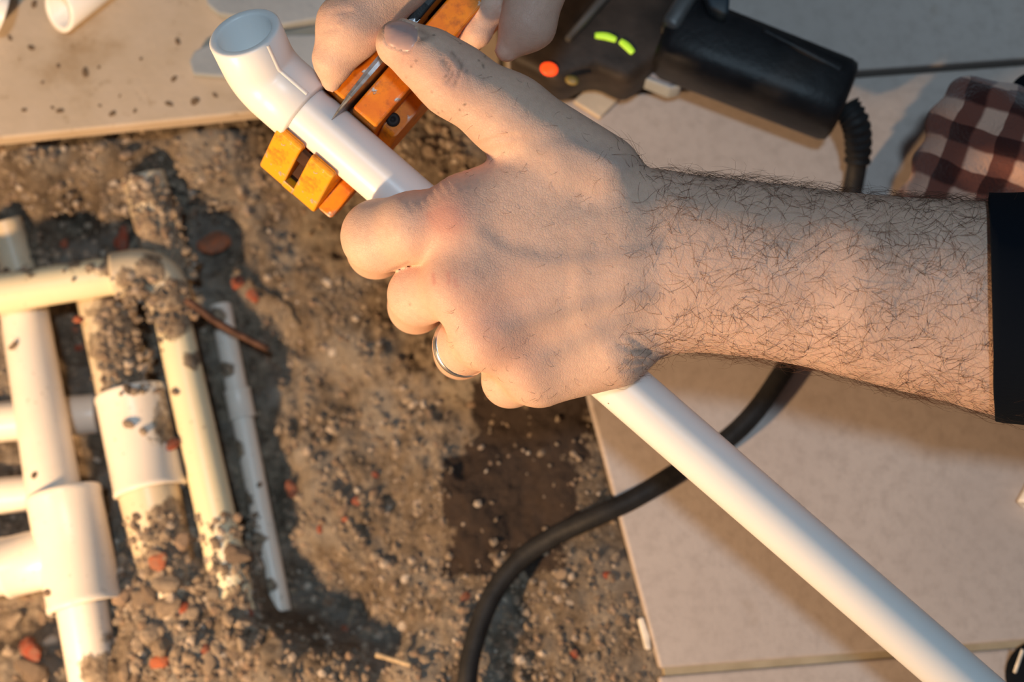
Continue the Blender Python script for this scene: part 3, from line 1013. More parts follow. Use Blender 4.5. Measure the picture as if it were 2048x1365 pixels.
# 45 degree elbow: socket leg along the pipe, mouth leg turned up to the camera
bend_c = P(528, 149.4, 0)
ax1 = -u_
ax2 = np.array([-0.25, 0.645, 0.72]); ax2 /= np.linalg.norm(ax2)
col_u = -11.0
c0 = L(col_u, 0, 0)
leg1 = np.linalg.norm(bend_c - c0); leg2 = 20.0
mouth = bend_c + ax2 * leg2
pts, tans = [c0], [ax1]
R0 = 8.0
p1 = bend_c - ax1 * R0; p2 = bend_c + ax2 * R0
path = [(c0, ax1)]
for t in np.linspace(0, 1, 14):
    q1 = (1 - t) ** 2 * p1 + 2 * t * (1 - t) * bend_c + t * t * p2
    tg = (1 - t) * ax1 + t * ax2; tg /= np.linalg.norm(tg)
    path.append((q1, tg))
path.append((mouth, ax2))
nrm = np.cross(ax1, ax2); nrm /= np.linalg.norm(nrm)      # side axis common to the whole bend
rings = []
def add_ring(c, tg, r, wob=True):
    inn = np.cross(nrm, tg)
    rr_ = []
    for k in range(SEG):
        a = 2 * math.pi * k / SEG
        rr_.append(c + r * (math.cos(a) * nrm + math.sin(a) * inn))
    rings.append(rr_)
add_ring(c0, ax1, 10.0); add_ring(c0, ax1, 12.6); add_ring(c0 + ax1 * 0.7, ax1, 13.3)
for i, (c, tg) in enumerate(path[1:-1]): add_ring(c, tg, 13.3)
add_ring(mouth - ax2 * 0.8, ax2, 13.4); add_ring(mouth, ax2, 12.8); add_ring(mouth, ax2, 10.5)
add_ring(mouth - ax2 * 0.8, ax2, 9.9); add_ring(mouth - ax2 * 14.5, ax2, 9.7); add_ring(mouth - ax2 * 14.6, ax2, 7.0)
add_ring(mouth - ax2 * 17, ax2, 6.8); add_ring(bend_c - ax1 * 4, (ax1 + ax2) / np.linalg.norm(ax1 + ax2), 6.0)
V_, F_ = mesh_from_rings(rings, SEG, close_end=True)
el = link_mesh('elbow', C2W(V_), F_, MT['white'], wp); bevel(el, 0.0004, 2, 50)
el['label'] = 'white elbow fitting with open mouth'
# moulded seam ridge along the side of the elbow
sV, sF = [], []
for i, (c, tg) in enumerate([(c0 + ax1 * 1.2, ax1)] + path[1:-1] + [(mouth - ax2 * 1.0, ax2)]):
    inn = np.cross(nrm, tg)
    a0 = math.atan2(np.dot(w_, inn), np.dot(w_, nrm))
    # ridge sits on the upper right flank as seen from above
    side = v_ax * 0.35 + w_ * 0.94
    d0 = np.dot(side, nrm); d1 = np.dot(side, inn)
    a0 = math.atan2(d1, d0)
    for da, rr in ((-0.06, 13.2), (-0.035, 13.75), (0.035, 13.75), (0.06, 13.2)):
        sV.append(c + rr * (math.cos(a0 + da) * nrm + math.sin(a0 + da) * inn))
nn = len(sV) // 4
for i in range(nn - 1):
    for j in range(3):
        a = i * 4 + j
        sF.append((a, a + 1, a + 5, a + 4))
link_mesh('mould_seam', C2W(np.array(sV)), sF, MT['white'], el)

# ================================================================== PIPE CUTTER
ct = empty('pipe_cutter', C2W(L(0, 40, -26)))
tag(ct, 'chipped orange pipe cutter with steel blade clamped round the white pipe', 'pipe cutter')
def extrude(name, prof, u0, u1, mat, parent, bw=0.5, taper=None):
    n = len(prof)
    V = [L(u0, a, b) for a, b in prof] + [L(u1, a, b) for a, b in prof]
    area = sum(prof[i][0] * prof[(i + 1) % n][1] - prof[(i + 1) % n][0] * prof[i][1] for i in range(n))
    F = [tuple(range(n))[::-1], tuple(range(n, 2 * n))] + [(i, (i + 1) % n, n + (i + 1) % n, n + i) for i in range(n)]
    if area < 0: F = [tuple(reversed(f)) for f in F]
    o = link_mesh(name, C2W(np.array(V)), F, mat, parent, smooth=False)
    bm = bmesh.new(); bm.from_mesh(o.data)
    bmesh.ops.triangulate(bm, faces=[f for f in bm.faces if len(f.verts) > 4])
    bmesh.ops.recalc_face_normals(bm, faces=bm.faces[:])
    bm.to_mesh(o.data); bm.free()
    if bw: bevel(o, bw / 1000, 3, 30)
    return o
arc = [(10.35 * math.cos(math.radians(a)), 10.35 * math.sin(math.radians(a))) for a in range(-8, -166, -12)]
HOOK = [(-9.4, 5.6), (-11.8, 5.8), (-14, 3.5), (-20, -5.5), (-26, -14.5), (-26.4, -17), (-24, -20), (-18, -22.5), (10, -24), (120, -24), (120, 6.5), (12.4, 6.5), (11.0, 5.0)] + arc
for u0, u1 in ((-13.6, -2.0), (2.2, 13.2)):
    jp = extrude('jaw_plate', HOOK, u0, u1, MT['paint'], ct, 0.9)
    nvp = len(HOOK)
    at_ = jp.data.attributes.new('tip', 'FLOAT', 'POINT')      # mask for the lamp-lit yellow painted into the jaw tips
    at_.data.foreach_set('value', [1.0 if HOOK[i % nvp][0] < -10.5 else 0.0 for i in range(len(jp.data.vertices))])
extrude('slot_floor', [(-24.5, -19.5), (-20, -13.5), (-13, -8.5), (-9, -14), (0, -17), (120, -17), (120, -23), (-20, -22)], -2.3, 2.4, MT['dark'], ct, 0)
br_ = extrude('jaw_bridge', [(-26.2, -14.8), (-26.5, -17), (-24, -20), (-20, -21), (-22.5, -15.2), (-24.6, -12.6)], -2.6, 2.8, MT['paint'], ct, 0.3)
at_ = br_.data.attributes.new('tip', 'FLOAT', 'POINT'); at_.data.foreach_set('value', [1.0] * len(br_.data.vertices))  # bridge gets the same painted-in lit yellow
extrude('side_flange', [(-24.5, -16.5), (-12, -13.5), (9, -13), (14, -2.5), (110, -2.5), (110, -23.5), (-20, -22.2)], 13.0, 19.6, MT['paint'], ct, 1.2)
extrude('spacer', [(-16, -2.2), (-12.2, 2.2), (-10.6, 1.5), (-11, -4)], -2.2, 2.4, MT['dark'], ct, 0.4)
# blade: thin steel plate standing in the slot, dark coated towards the pivot
BLT = [(3.4, 9.75, 0.12), (7, 12.0, 0.45), (14, 14.6, 0.9), (24, 16.4, 1.3), (40, 17.5, 1.5), (54, 17.5, 1.5)]
bV, bF = [], []
for v_, w0, hw in BLT:
    wl_ = 9.3 if v_ < 4 else (9.2 - (v_ - 4) * 0.9 if v_ < 11 else -6.0)
    for u0, w1 in ((-hw, w0 - 0.25), (0, w0), (hw, w0 - 0.25), (hw, wl_), (-hw, wl_)):
        bV.append(L(u0 - 0.1, v_, w1))
for i in range(len(BLT) - 1):
    for k in range(5):
        a = i * 5 + k; b = i * 5 + (k + 1) % 5
        bF.append((a, b, b + 5, a + 5))
bF += [(0, 1, 2, 3, 4), tuple(25 + k for k in (4, 3, 2, 1, 0))]
link_mesh('blade', C2W(np.array(bV)), bF, MT['steel'], ct, smooth=False)
extrude('blade_arm', [(40, 16.0), (56, 18.5), (135, 22), (135, 10), (52, 8)], -2.4, 1.5, MT['black'], ct, 0.8)
def bolt(u, v, w, r, mat, nm='bolt'):
    V, F = [], []
    prof = [(r, -0.5), (r, 0.9), (r * 0.8, 1.5), (r * 0.35, 1.7), (r * 0.3, 1.0)]
    S2 = 20
    for rr, hh in prof:
        for k in range(S2):
            a = 2 * math.pi * k / S2
            V.append(L(u + rr * math.cos(a), v + rr * math.sin(a), w + hh))
    F = []
    for i in range(len(prof) - 1):
        for k in range(S2):
            a = i * S2 + k; b = i * S2 + (k + 1) % S2
            F.append((a, b, b + S2, a + S2))
    F.append(tuple((len(prof) - 1) * S2 + k for k in range(S2)))
    return link_mesh(nm, C2W(np.array(V)), F, mat, ct)
bolt(-10.2, 17.0, 6.4, 1.7, MT['rubber']); bolt(-7.5, 22, 6.4, 1.2, MT['rubber'])
bolt(-9.0, 51, 6.4, 2.2, MT['steel']); bolt(14.8, 18.5, -2.6, 2.6, MT['rubber'])

# ================================================================== PIPE WELDER with its cable
wl = empty('pipe_welder', G(1330, 110, 0.0))
tag(wl, 'black pipe welding iron with red light and green indicator lying on tiles', 'welding tool')
def prism_px(name, pxs, z0, z1, mat, parent, bw=0.003, seg=3):
    """solid block with a footprint outlined at its top height z1"""
    o = slab(name, pxs, z0, z1, mat, parent, 0)
    bevel(o, bw, seg, 30)
    for p in o.data.polygons: p.use_smooth = True
    return o
prism_px('body', [(1010, 110), (1160, -60), (1420, -80), (1372, 85), (1292, 140), (1256, 168), (1190, 135), (1120, 168)], 0.004, 0.034, MT['tool'], wl, 0.005)
prism_px('body_ridge', [(1128, 74), (1215, -30), (1240, -28), (1140, 80)], 0.033, 0.038, MT['tool_grey'], wl, 0.002)
# round handle with flattened end
h0 = G(1330, 66, 0.030); h1_ = G(1688, 206, 0.030)
ax = (h1_ - h0) / np.linalg.norm(h1_ - h0)
_, hb, hc = ortho(ax)
HR = []
Lh = np.linalg.norm(h1_ - h0)
for s, ry, rz in ((0.0, 0.0155, 0.0165), (0.06, 0.0175, 0.0185), (0.3, 0.0172, 0.018), (0.75, 0.0168, 0.018), (0.95, 0.0166, 0.018), (0.985, 0.0158, 0.0165), (1.0, 0.013, 0.013)):
    ring = []
    for k in range(40):
        a = 2 * math.pi * k / 40
        ca, sa = math.cos(a), math.sin(a)
        e = 0.62
        x_ = math.copysign(abs(ca) ** e, ca); z_ = math.copysign(abs(sa) ** e, sa)
        ring.append(h0 + ax * Lh * s + hb * ry * x_ + hc * rz * z_)
    HR.append(ring)
V_, F_ = mesh_from_rings(HR, 40, True, True)
hnd = link_mesh('handle', V_, F_, MT['black'], wl)
prism_px('handle_rib', [(1520, 62), (1532, 50), (1690, 130), (1682, 146)], 0.040, 0.0485, MT['black'], wl, 0.0015)
for pts in ([(1322, 40), (1372, -40), (1414, -40), (1356, 62)],):
    prism_px('bracket', pts, 0.033, 0.050, MT['tool_grey'], wl, 0.003)
prism_px('clip', [(1404, -30), (1462, -30), (1458, 26), (1446, 28), (1420, 14)], 0.046, 0.058, mat_simple('clip_navy', (0.02, 0.035, 0.05), 0.5, 0, 0.4), wl, 0.003)
prism_px('stand_foot', [(1282, 146), (1300, 128), (1335, 124), (1366, 142), (1366, 160), (1345, 168)], 0.014, 0.022, MT['bluegrey'], wl, 0.002)
prism_px('stand_foot_edge', [(1270, 150), (1282, 147), (1344, 169), (1368, 162), (1362, 174), (1340, 178)], 0.008, 0.0205, MT['shard'], wl, 0.001)
# indicator lights on top of the body
def disk(name, px, py, rx, ry, z, mat, parent, rot=0, h=0.0012):
    c = G(px, py, z); sc = np.linalg.norm(G(px + 1, py, z) - c)
    prof = [(1.0, 0), (1.0, 0.6), (0.8, 1.0), (0.4, 1.15)]
    V, F = [], []
    for rr, hh in prof:
        for k in range(24):
            a = 2 * math.pi * k / 24
            x_, y_ = rx * rr * math.cos(a), ry * rr * math.sin(a)
            V.append(c + np.array([(x_ * math.cos(rot) - y_ * math.sin(rot)) * sc, (x_ * math.sin(rot) + y_ * math.cos(rot)) * sc, hh * h]))
    for i in range(3):
        for k in range(24):
            a = i * 24 + k; b = i * 24 + (k + 1) % 24
            F.append((a, b, b + 24, a + 24))
    F.append(tuple(72 + k for k in range(24)))
    return link_mesh(name, V, F, mat, parent)
disk('red_light', 1098, 139, 18, 14, 0.0336, MT['red'], wl, -0.3)
disk('amber_light', 1144, 161, 14, 10, 0.0336, MT['amber'], wl, -0.3)
def arc_bar(name, pts, hw, z, mat, parent):
    c = spline(pts, 14); V, F = [], []
    tg = np.gradient(c, axis=0)
    for i, (p, t) in enumerate(zip(c, tg)):
        t = t / np.linalg.norm(t); nrm_ = np.array([-t[1], t[0]])
        e = math.sin(math.pi * min(1, max(0.0, 0.12 + 0.76 * i / (len(c) - 1)))) ** 0.35
        for s, zz in ((-1, 0), (-0.7, 0.0012), (0.7, 0.0012), (1, 0)):
            V.append(G(*(p + nrm_ * hw * s * e), z + zz))
    for i in range(len(c) - 1):
        for j in range(3):
            a = i * 4 + j; F.append((a, a + 1, a + 5, a + 4))
    F.append((0, 1, 2, 3)); F.append(tuple((len(c) - 1) * 4 + k for k in (3, 2, 1, 0)))
    return link_mesh(name, V, F, mat, parent)
arc_bar('indicator_bar', [(1190, 71), (1212, 73), (1232, 80)], 8, 0.0336, MT['green'], wl)
arc_bar('indicator_bar', [(1240, 82), (1254, 93), (1266, 106)], 8, 0.0336, MT['green'], wl)
# cable
cab = [G(1690, 212, 0.030), G(1712, 250, 0.027), G(1716, 310, 0.016), G(1704, 385, 0.0065), G(1675, 500, 0.0048), G(1625, 640, 0.0048),
       G(1565, 745, 0.0048), G(1505, 830, 0.0048), G(1440, 890, 0.0048), G(1350, 948, 0.0052), G(1270, 997, 0.0056), G(1200, 1030, 0.003),
       G(1110, 1072, -0.006), G(1040, 1120, -0.012), G(985, 1190, -0.014), G(950, 1280, -0.013), G(934, 1365, -0.012), G(930, 1520, -0.012), G(960, 1800, -0.010), G(1150, 2200, -0.008), G(1500, 2600, 0.0048), G(2000, 2700, 0.0048)]
V_, F_ = tube(spline(cab, 250), 0.0043, 20)
cb = link_mesh('power_cable', V_, F_, MT['rubber'], wl)
sr = spline(cab[:4], 46)[:34]
rad = [0.0058 + (0.0009 if i % 4 < 2 else 0) - 0.00003 * i for i in range(len(sr))]
V_, F_ = tube(sr, rad, 20)
link_mesh('strain_relief', V_, F_, MT['rubber'], cb)

# ================================================================== OLD PIPES IN THE TRENCH
def set_dirt(o, spots, base=0.0):
    """spots: (px, py, radius, strength) caked earth with its own outline"""
    off = np.array(o.matrix_world.translation) if o.parent is None else np.array(o.location) + np.array(o.parent.location)
    co = np.empty(len(o.data.vertices) * 3); o.data.vertices.foreach_get('co', co)
    co = co.reshape(-1, 3) + off
    x, y = to_px(co)
    d = np.full(len(x), base)
    for a, b, r, s in spots: d = np.maximum(d, s * np.exp(-((x - a) ** 2 + (y - b) ** 2) / (r * r)))
    at_ = o.data.attributes.new('dirt', 'FLOAT', 'POINT')
    at_.data.foreach_set('value', d.astype(np.float32))
def rpx(px, py, z, r): return r * np.linalg.norm(G(px + 1, py, z) - G(px, py, z))
def tpipe(name, a, b, ra, rb, mat, parent, n=40, seg=32):
    A, B = G(*a), G(*b)
    pts = [A + (B - A) * t for t in np.linspace(0, 1, n)]
    r0, r1 = rpx(*a, ra), rpx(*b, rb)
    V, F = tube(pts, np.linspace(r0, r1, n), seg)
    o = link_mesh(name, V, F, mat, parent); bevel(o, 0.0006, 2, 50)
    return o
def collar(name, a, b, r, mat, parent, lip=3.0):
    """fitting sleeve with rounded lips"""
    A, B = G(*a), G(*b)
    rr = rpx(*a, r); l = rpx(*a, lip)
    d = (B - A); Ln = np.linalg.norm(d); d /= Ln
    prof = [(0, rr - 1.8 * l), (0, rr - 0.5 * l), (0.4 * l, rr - 0.1 * l), (l, rr), (2.6 * l, rr), (3.2 * l, rr - 0.35 * l), (Ln / 2, rr - 0.35 * l),
            (Ln - 3.2 * l, rr - 0.35 * l), (Ln - 2.6 * l, rr), (Ln - l, rr), (Ln - 0.4 * l, rr - 0.1 * l), (Ln, rr - 0.5 * l), (Ln, rr - 1.8 * l)]
    _, b_, c_ = ortho(d)
    rings = [[A + d * s + q_ * (math.cos(2 * math.pi * k / 40) * b_ + math.sin(2 * math.pi * k / 40) * c_) for k in range(40)] for s, q_ in prof]
    V, F = mesh_from_rings(rings, 40)
    return link_mesh(name, V, F, mat, parent)
# a: pipe with tee on the left
pa = empty('drain_pipe', G(110, 980, -0.07))
tag(pa, 'white drain pipe with tee fitting, leftmost upright pipe in the trench', 'pipe')
tpipe('tube', (38, 560, -0.052), (112, 1010, -0.040), 46, 55, MT['pvc'], pa)
collar('tee_body', (126, 985, -0.040), (172, 1215, -0.038), 76, MT['pvc'], pa, 5)
collar('tee_branch', (132, 1108, -0.041), (8, 1138, -0.043), 62, MT['pvc'], pa, 4)
tpipe('branch_tube', (40, 1130, -0.043), (-760, 1322, -0.060), 52, 52, MT['pvc'], pa)
lw = tpipe('lower_tube', (160, 1190, -0.040), (265, 1800, -0.060), 52, 48, MT['pvc'], pa)
set_dirt(lw, [(200, 1345, 50, 0.9), (215, 1280, 30, 0.6)])
# b: middle pipe with coupling, caked with earth
pb = empty('coupled_pipe', G(280, 850, -0.07))
tag(pb, 'earth-caked white pipe with thick coupling, second upright pipe from the left', 'pipe')
o1 = tpipe('tube', (205, 590, -0.052), (262, 850, -0.045), 52, 54, MT['dirty'], pb)
set_dirt(o1, [(250, 690, 80, 1.0), (275, 760, 60, 0.9), (225, 620, 60, 0.75), (220, 720, 40, 0.5)])
o1 = collar('coupling', (262, 785, -0.045), (302, 985, -0.043), 73, MT['pvc'], pb, 4)
set_dirt(o1, [(330, 850, 40, 0.8), (215, 930, 30, 0.5), (310, 985, 30, 0.6), (345, 800, 40, 0.8)])
o1 = tpipe('lower_tube', (292, 960, -0.044), (345, 1190, -0.05), 62, 60, MT['dirty'], pb)
set_dirt(o1, [(340, 1040, 55, 0.9), (345, 1120, 70, 1.0), (290, 1130, 40, 0.6)])
# c: cream pipe: cross piece, elbow and right-hand leg
pc = empty('cream_pipe', G(300, 560, -0.06))
tag(pc, 'cream pipe turning from the cross piece down to the bright third leg', 'pipe')
o1 = tpipe('cross_tube', (-760, 706, -0.022), (250, 548, -0.032), 46, 38, MT['cream'], pc)
set_dirt(o1, [(230, 530, 40, 0.8), (60, 530, 45, 0.62), (140, 525, 35, 0.6), (10, 545, 30, 0.5)])
el_p = spline([G(225, 552, -0.032), G(285, 545, -0.033), G(325, 566, -0.035), G(345, 625, -0.037)], 24)
V_, F_ = tube(el_p, rpx(300, 560, -0.033, 46), 28)
o1 = link_mesh('elbow', V_, F_, MT['dirty'], pc)
set_dirt(o1, [(300, 540, 40, 0.9), (350, 600, 45, 1.0), (260, 560, 40, 0.75), (330, 640, 40, 0.9)])
o1 = tpipe('leg_tube', (338, 605, -0.038), (476, 1235, -0.046), 36, 41, MT['cream'], pc)
set_dirt(o1, [(350, 640, 50, 0.9), (385, 720, 28, 0.7), (470, 1210, 40, 0.8)])
# dirt-covered stub that runs on upwards
pg = empty('buried_stub_pipe', G(310, 450, -0.06))
tag(pg, 'stub of pipe under a crust of pale earth above the cream elbow', 'pipe')
o1 = tpipe('tube', (286, 350, -0.034), (345, 565, -0.044), 44, 46, MT['dirty'], pg)
set_dirt(o1, [(300, 470, 60, 1.0), (330, 530, 60, 1.0), (330, 400, 40, 0.8), (280, 370, 30, 0.55)], 0.42)
# d: thin pipe on the right
pd = empty('thin_pipe', G(500, 900, -0.07))
tag(pd, 'thin white pipe half buried, rightmost of the old trench pipes', 'pipe')
o1 = tpipe('tube', (440, 610, -0.058), (562, 1225, -0.060), 22, 22, MT['pvc'], pd)
set_dirt(o1, [(450, 740, 22, 0.8), (470, 900, 26, 0.85), (490, 1000, 24, 0.8), (515, 1080, 24, 0.8), (430, 640, 30, 0.9), (540, 1170, 22, 0.7)])
collar('coupling', (474, 780, -0.058), (486, 838, -0.058), 27, MT['pvc'], pd, 2)
# f: two short cross pipes at the left edge, and a pale dirty stub
for (a, b, r, lab) in (((-760, 908, -0.070), (196, 828, -0.070), 40, 'short white cross pipe passing under the leftmost upright pipe'),
                       ((-760, 1066, -0.068), (80, 985, -0.068), 36, 'lower short cross pipe beside the tee at the left edge')):
    o1 = tpipe('cross_pipe', a, b, r, r, MT['pvc'], None)
    set_dirt(o1, [(190, 830, 16, 0.7)])
    tag(o1, lab, 'pipe')
o1 = tpipe('plaster_lump', (8, 440, -0.05), (40, 545, -0.058), 34, 36, MT['dirty'], None, 12, 18)
set_dirt(o1, [(25, 500, 40, 0.8)])
tag(o1, 'pale dirty pipe stub at the left edge above the cream cross piece', 'pipe')

# twig and straw
def rod(name, pts, r, mat, label, cat):
    V, F = tube(spline(pts, 18), np.linspace(r, r * 0.8, len(spline(pts, 18))), 9)
    # slight knobbliness
    V = V + rng.normal(0, r * 0.06, V.shape)
    return tag(link_mesh(name, V, F, mat), label, cat)
rod('twig', [G(372, 598, -0.030), G(440, 648, -0.035), G(536, 698, -0.044)], 0.0019, MT['wood'], 'dark brown twig sticking out beside the cream elbow', 'twig')

# ================================================================== LOOSE RUBBLE
def rock(seed, sub=2, amp=0.28, flat=0.75, elong=1.2):
    r = np.random.default_rng(seed)
    bm = bmesh.new()
    bmesh.ops.create_icosphere(bm, subdivisions=sub, radius=1.0)
    planes = [(lambda v: v / np.linalg.norm(v))(r.normal(size=3)) for _ in range(7)]
    cuts = r.uniform(0.55, 0.9, 7)
    for v in bm.verts:
        p = np.array(v.co)
        for n_, c in zip(planes, cuts):
            d_ = p @ n_
            if d_ > c: p = p - n_ * (d_ - c)
        p = p * (1 + r.normal(0, amp * 0.15))
        v.co = Vector((p[0] * elong, p[1], p[2] * flat))
    me = bpy.data.meshes.new('rock')
    bm.to_mesh(me); bm.free()
    return me
ROCKS = [rock(100 + i, 2, 0.3, rng.uniform(0.55, 0.9), rng.uniform(1.0, 1.5)) for i in range(8)]
def rock_mats(mat):
    out = []
    for me in ROCKS:
        m2 = me.copy(); m2.materials.append(mat); out.append(m2)
    return out
RK = {k: rock_mats(MT[k]) for k in ('stone', 'brick')}
PIPE_SEGS = []   # (A, B, radius) for placing crumbs on top of pipes
for a, b, r in (((205, 590, -0.052), (262, 850, -0.045), 53), ((292, 960, -0.044), (345, 1190, -0.05), 61), ((286, 350, -0.034), (345, 565, -0.044), 45),
                ((225, 552, -0.032), (345, 600, -0.036), 46), ((338, 605, -0.038), (476, 1235, -0.046), 38), ((262, 785, -0.045), (302, 985, -0.043), 73),
                ((38, 560, -0.052), (112, 1010, -0.040), 50), ((126, 985, -0.040), (172, 1215, -0.038), 76), ((160, 1190, -0.040), (205, 1450, -0.046), 51),
                ((440, 610, -0.058), (562, 1225, -0.060), 22), ((-160, 612, -0.028), (250, 548, -0.032), 40)):
    PIPE_SEGS.append((G(*a), G(*b), rpx(*a, r)))
def top_z(x, y):
    """height of the ground or of the pipe lying there"""
    z = float(soil_z(np.array([x]), np.array([y]))[0])
    for A, B, r in PIPE_SEGS:
        d = (B - A)[:2]; t = ((x - A[0]) * d[0] + (y - A[1]) * d[1]) / (d @ d)
        if -0.02 <= t <= 1.02:
            c = A + (B - A) * t
            off = math.hypot(x - c[0], y - c[1])
            if off < r * 0.93: z = max(z, c[2] + math.sqrt(r * r - off * off))
    return z
def place_rock(name, px, py, size, kind, label, cat, group, sink=0.3):
    w = G(px, py, -0.04)
    for _ in range(3):
        w = G(px, py, top_z(w[0], w[1]))
    o = bpy.data.objects.new(name, random.choice(RK[kind]))
    COL.objects.link(o)
    sc = size * np.linalg.norm(G(px + 1, py, w[2]) - G(px, py, w[2]))
    o.scale = (sc, sc * random.uniform(0.75, 1.1), sc * random.uniform(0.7, 1.0))
    o.rotation_euler = (random.uniform(-.5, .5), random.uniform(-.5, .5), random.uniform(0, 6.28))
    o.location = Vector((w[0], w[1], w[2] + sc * (0.6 - sink)))
    return tag(o, label, cat, group)
BR = [(432, 488, 34), (245, 480, 24), (475, 568, 22), (505, 592, 18), (130, 490, 14), (158, 640, 12), (185, 835, 17), (345, 890, 20), (110, 1250, 0),
      (320, 1122, 30), (60, 1300, 36), (365, 1222, 20), (320, 1325, 26), (585, 985, 26), (712, 1003, 14), (690, 1260, 12), (500, 1225, 14), (750, 950, 10),
      (160, 695, 13), (150, 660, 10), (985, 1175, 10), (1215, 1150, 12), (930, 1195, 14), (1150, 1310, 12), (410, 1300, 14), (640, 1060, 10), (690, 1040, 9)]
BLAB = {(432, 488): 'large red brick piece right of the buried stub pipe', (245, 480): 'red brick piece just above the cream cross piece',
        (475, 568): 'red brick piece above the thin pipe, upper of two', (505, 592): 'red brick piece above the thin pipe, lower of two',
        (185, 835): 'red brick piece at the left side of the thick coupling', (345, 890): 'red brick piece between coupling and cream leg',
        (320, 1122): 'orange brick piece at the buried end of the coupled pipe', (60, 1300): 'big red brick piece in the lower left corner beside the tee',
        (365, 1222): 'orange brick piece in the middle of the rubble heap', (320, 1325): 'orange brick piece at the bottom of the rubble heap',
        (585, 985): 'dark red brick piece right of the thin pipe', (130, 490): 'small red brick chip between dirty stub and cream cross piece'}
for px, py, s in BR:
    if not s: continue
    lb = BLAB.get((px, py))
    place_rock('brick_chip', px, py, s * 0.8, 'brick', lb or 'tiny red brick chip lying in the trench rubble', 'brick fragment', None if lb else 'tiny brick chips in the rubble')
ZLAB = [('small rough stone on the rubble heap at the lower ends of the old pipes', 'stones on the rubble heap'),
        ('small stone on the lit earth bank between old pipes and gripping hand', 'stones on the earth bank'),
        ('small stone in the rubble around the black cable', 'stones around the cable'),
        ('small stone just below the dusty tile edge at the upper left', 'stones below the tile edge'),
        ('small stone on the dark damp patch beside the cable', 'stones on the damp patch'),
        ('small stone caked on the second upright pipe', 'stones on the second pipe'),
        ('small stone in the crust over the cream elbow', 'stones on the cream elbow'),
        ('small stone on the trench bottom among the old pipes', 'stones between the old pipes'),
        ('stone below the tee in the lower left corner', 'stones below the tee'),
        ('stone seen in the gap between cutter and thumb', 'stones in the gap by the thumb')]
ZONES = [  # px range, py range, count, size range
    ((230, 520), (1080, 1350), 110, (8, 24)), ((560, 860), (560, 1180), 45, (4, 10)), ((620, 1280), (1120, 1360), 60, (4, 11)),
    ((0, 560), (290, 420), 40, (5, 14)), ((960, 1260), (820, 1120), 30, (3.5, 8)), ((180, 330), (600, 780), 22, (5, 10)), ((250, 380), (340, 620), 30, (6, 13)),
    ((0, 620), (420, 1000), 46, (4, 11)), ((0, 120), (1180, 1350), 18, (8, 26)), ((760, 940), (250, 330), 14, (6, 16))]
cnt = 0
for zi, ((x0, x1), (y0, y1), n, (s0, s1)) in enumerate(ZONES):
    for _ in range(int(n * 0.72)):
        place_rock('stone', random.uniform(x0, x1), random.uniform(y0, y1), s0 + (s1 - s0) * random.random() ** 2, 'stone',
                   ZLAB[zi][0], 'stone', ZLAB[zi][1])
        cnt += 1
# fine gravel: nobody could count it
gm = bmesh.new(); bmesh.ops.create_icosphere(gm, subdivisions=1, radius=1.0)
IV = np.array([v.co[:] for v in gm.verts]); IF = np.array([[v.index for v in f.verts] for f in gm.faces]); gm.free()
gr = np.random.default_rng(77)
GV, GF = [], []
NG = 3600
gpx = gr.uniform(-60, 1330, NG); gpy = gr.uniform(240, 1420, NG)
extra = [(gr.uniform(200, 330, 260), gr.uniform(590, 790, 260)), (gr.uniform(250, 390, 420), gr.uniform(340, 640, 420)), (gr.uniform(240, 520, 900), gr.uniform(1030, 1360, 900)),
         (gr.uniform(0, 260, 120), gr.uniform(500, 545, 120)), (gr.uniform(620, 1290, 650), gr.uniform(1110, 1370, 650)),
         (gr.uniform(570, 900, 380), gr.uniform(560, 1200, 380)), (gr.uniform(0, 600, 380), gr.uniform(280, 430, 380)), (gr.uniform(760, 950, 90), gr.uniform(230, 340, 90))]
gpx = np.concatenate([gpx] + [e[0] for e in extra]); gpy = np.concatenate([gpy] + [e[1] for e in extra])
base_n = 0
for k, (px, py) in enumerate(zip(gpx, gpy)):
    if px > V1(py) - 14 or py < line_at(H2a, H2b, px)[1] + 10: continue
    on_extra = k >= NG
    if min(math.hypot(px - a, py - b_) / r for a, b_, r in DAMP) < 1.25 + gr.normal(0, 0.18) and gr.random() < 0.8: continue
    w = G(px, py, -0.04)
    for _ in range(2):
        z = top_z(w[0], w[1]) if on_extra else float(soil_z(np.array([w[0]]), np.array([w[1]]))[0])
        w = G(px, py, z)
    s = (0.0005 + 0.0014 * gr.random() ** 3) * (1.3 if on_extra else 1)
    v = IV * (1 + gr.normal(0, 0.16, (len(IV), 1))) * s * np.array([gr.uniform(0.8, 1.4), 1, gr.uniform(0.6, 1)])
    a = gr.uniform(0, 6.28); ca, sa = math.cos(a), math.sin(a)
    v = np.stack([v[:, 0] * ca - v[:, 1] * sa, v[:, 0] * sa + v[:, 1] * ca, v[:, 2]], 1) + np.array([w[0], w[1], w[2] + s * 0.3])
    GV.append(v); GF.append(IF + base_n); base_n += len(IV)
gro = link_mesh('gravel', np.concatenate(GV), np.concatenate(GF), MT['stone'], None, smooth=False)
tag(gro, 'fine brown and pale gravel spread through the dug-out trench', 'gravel', kind='stuff')

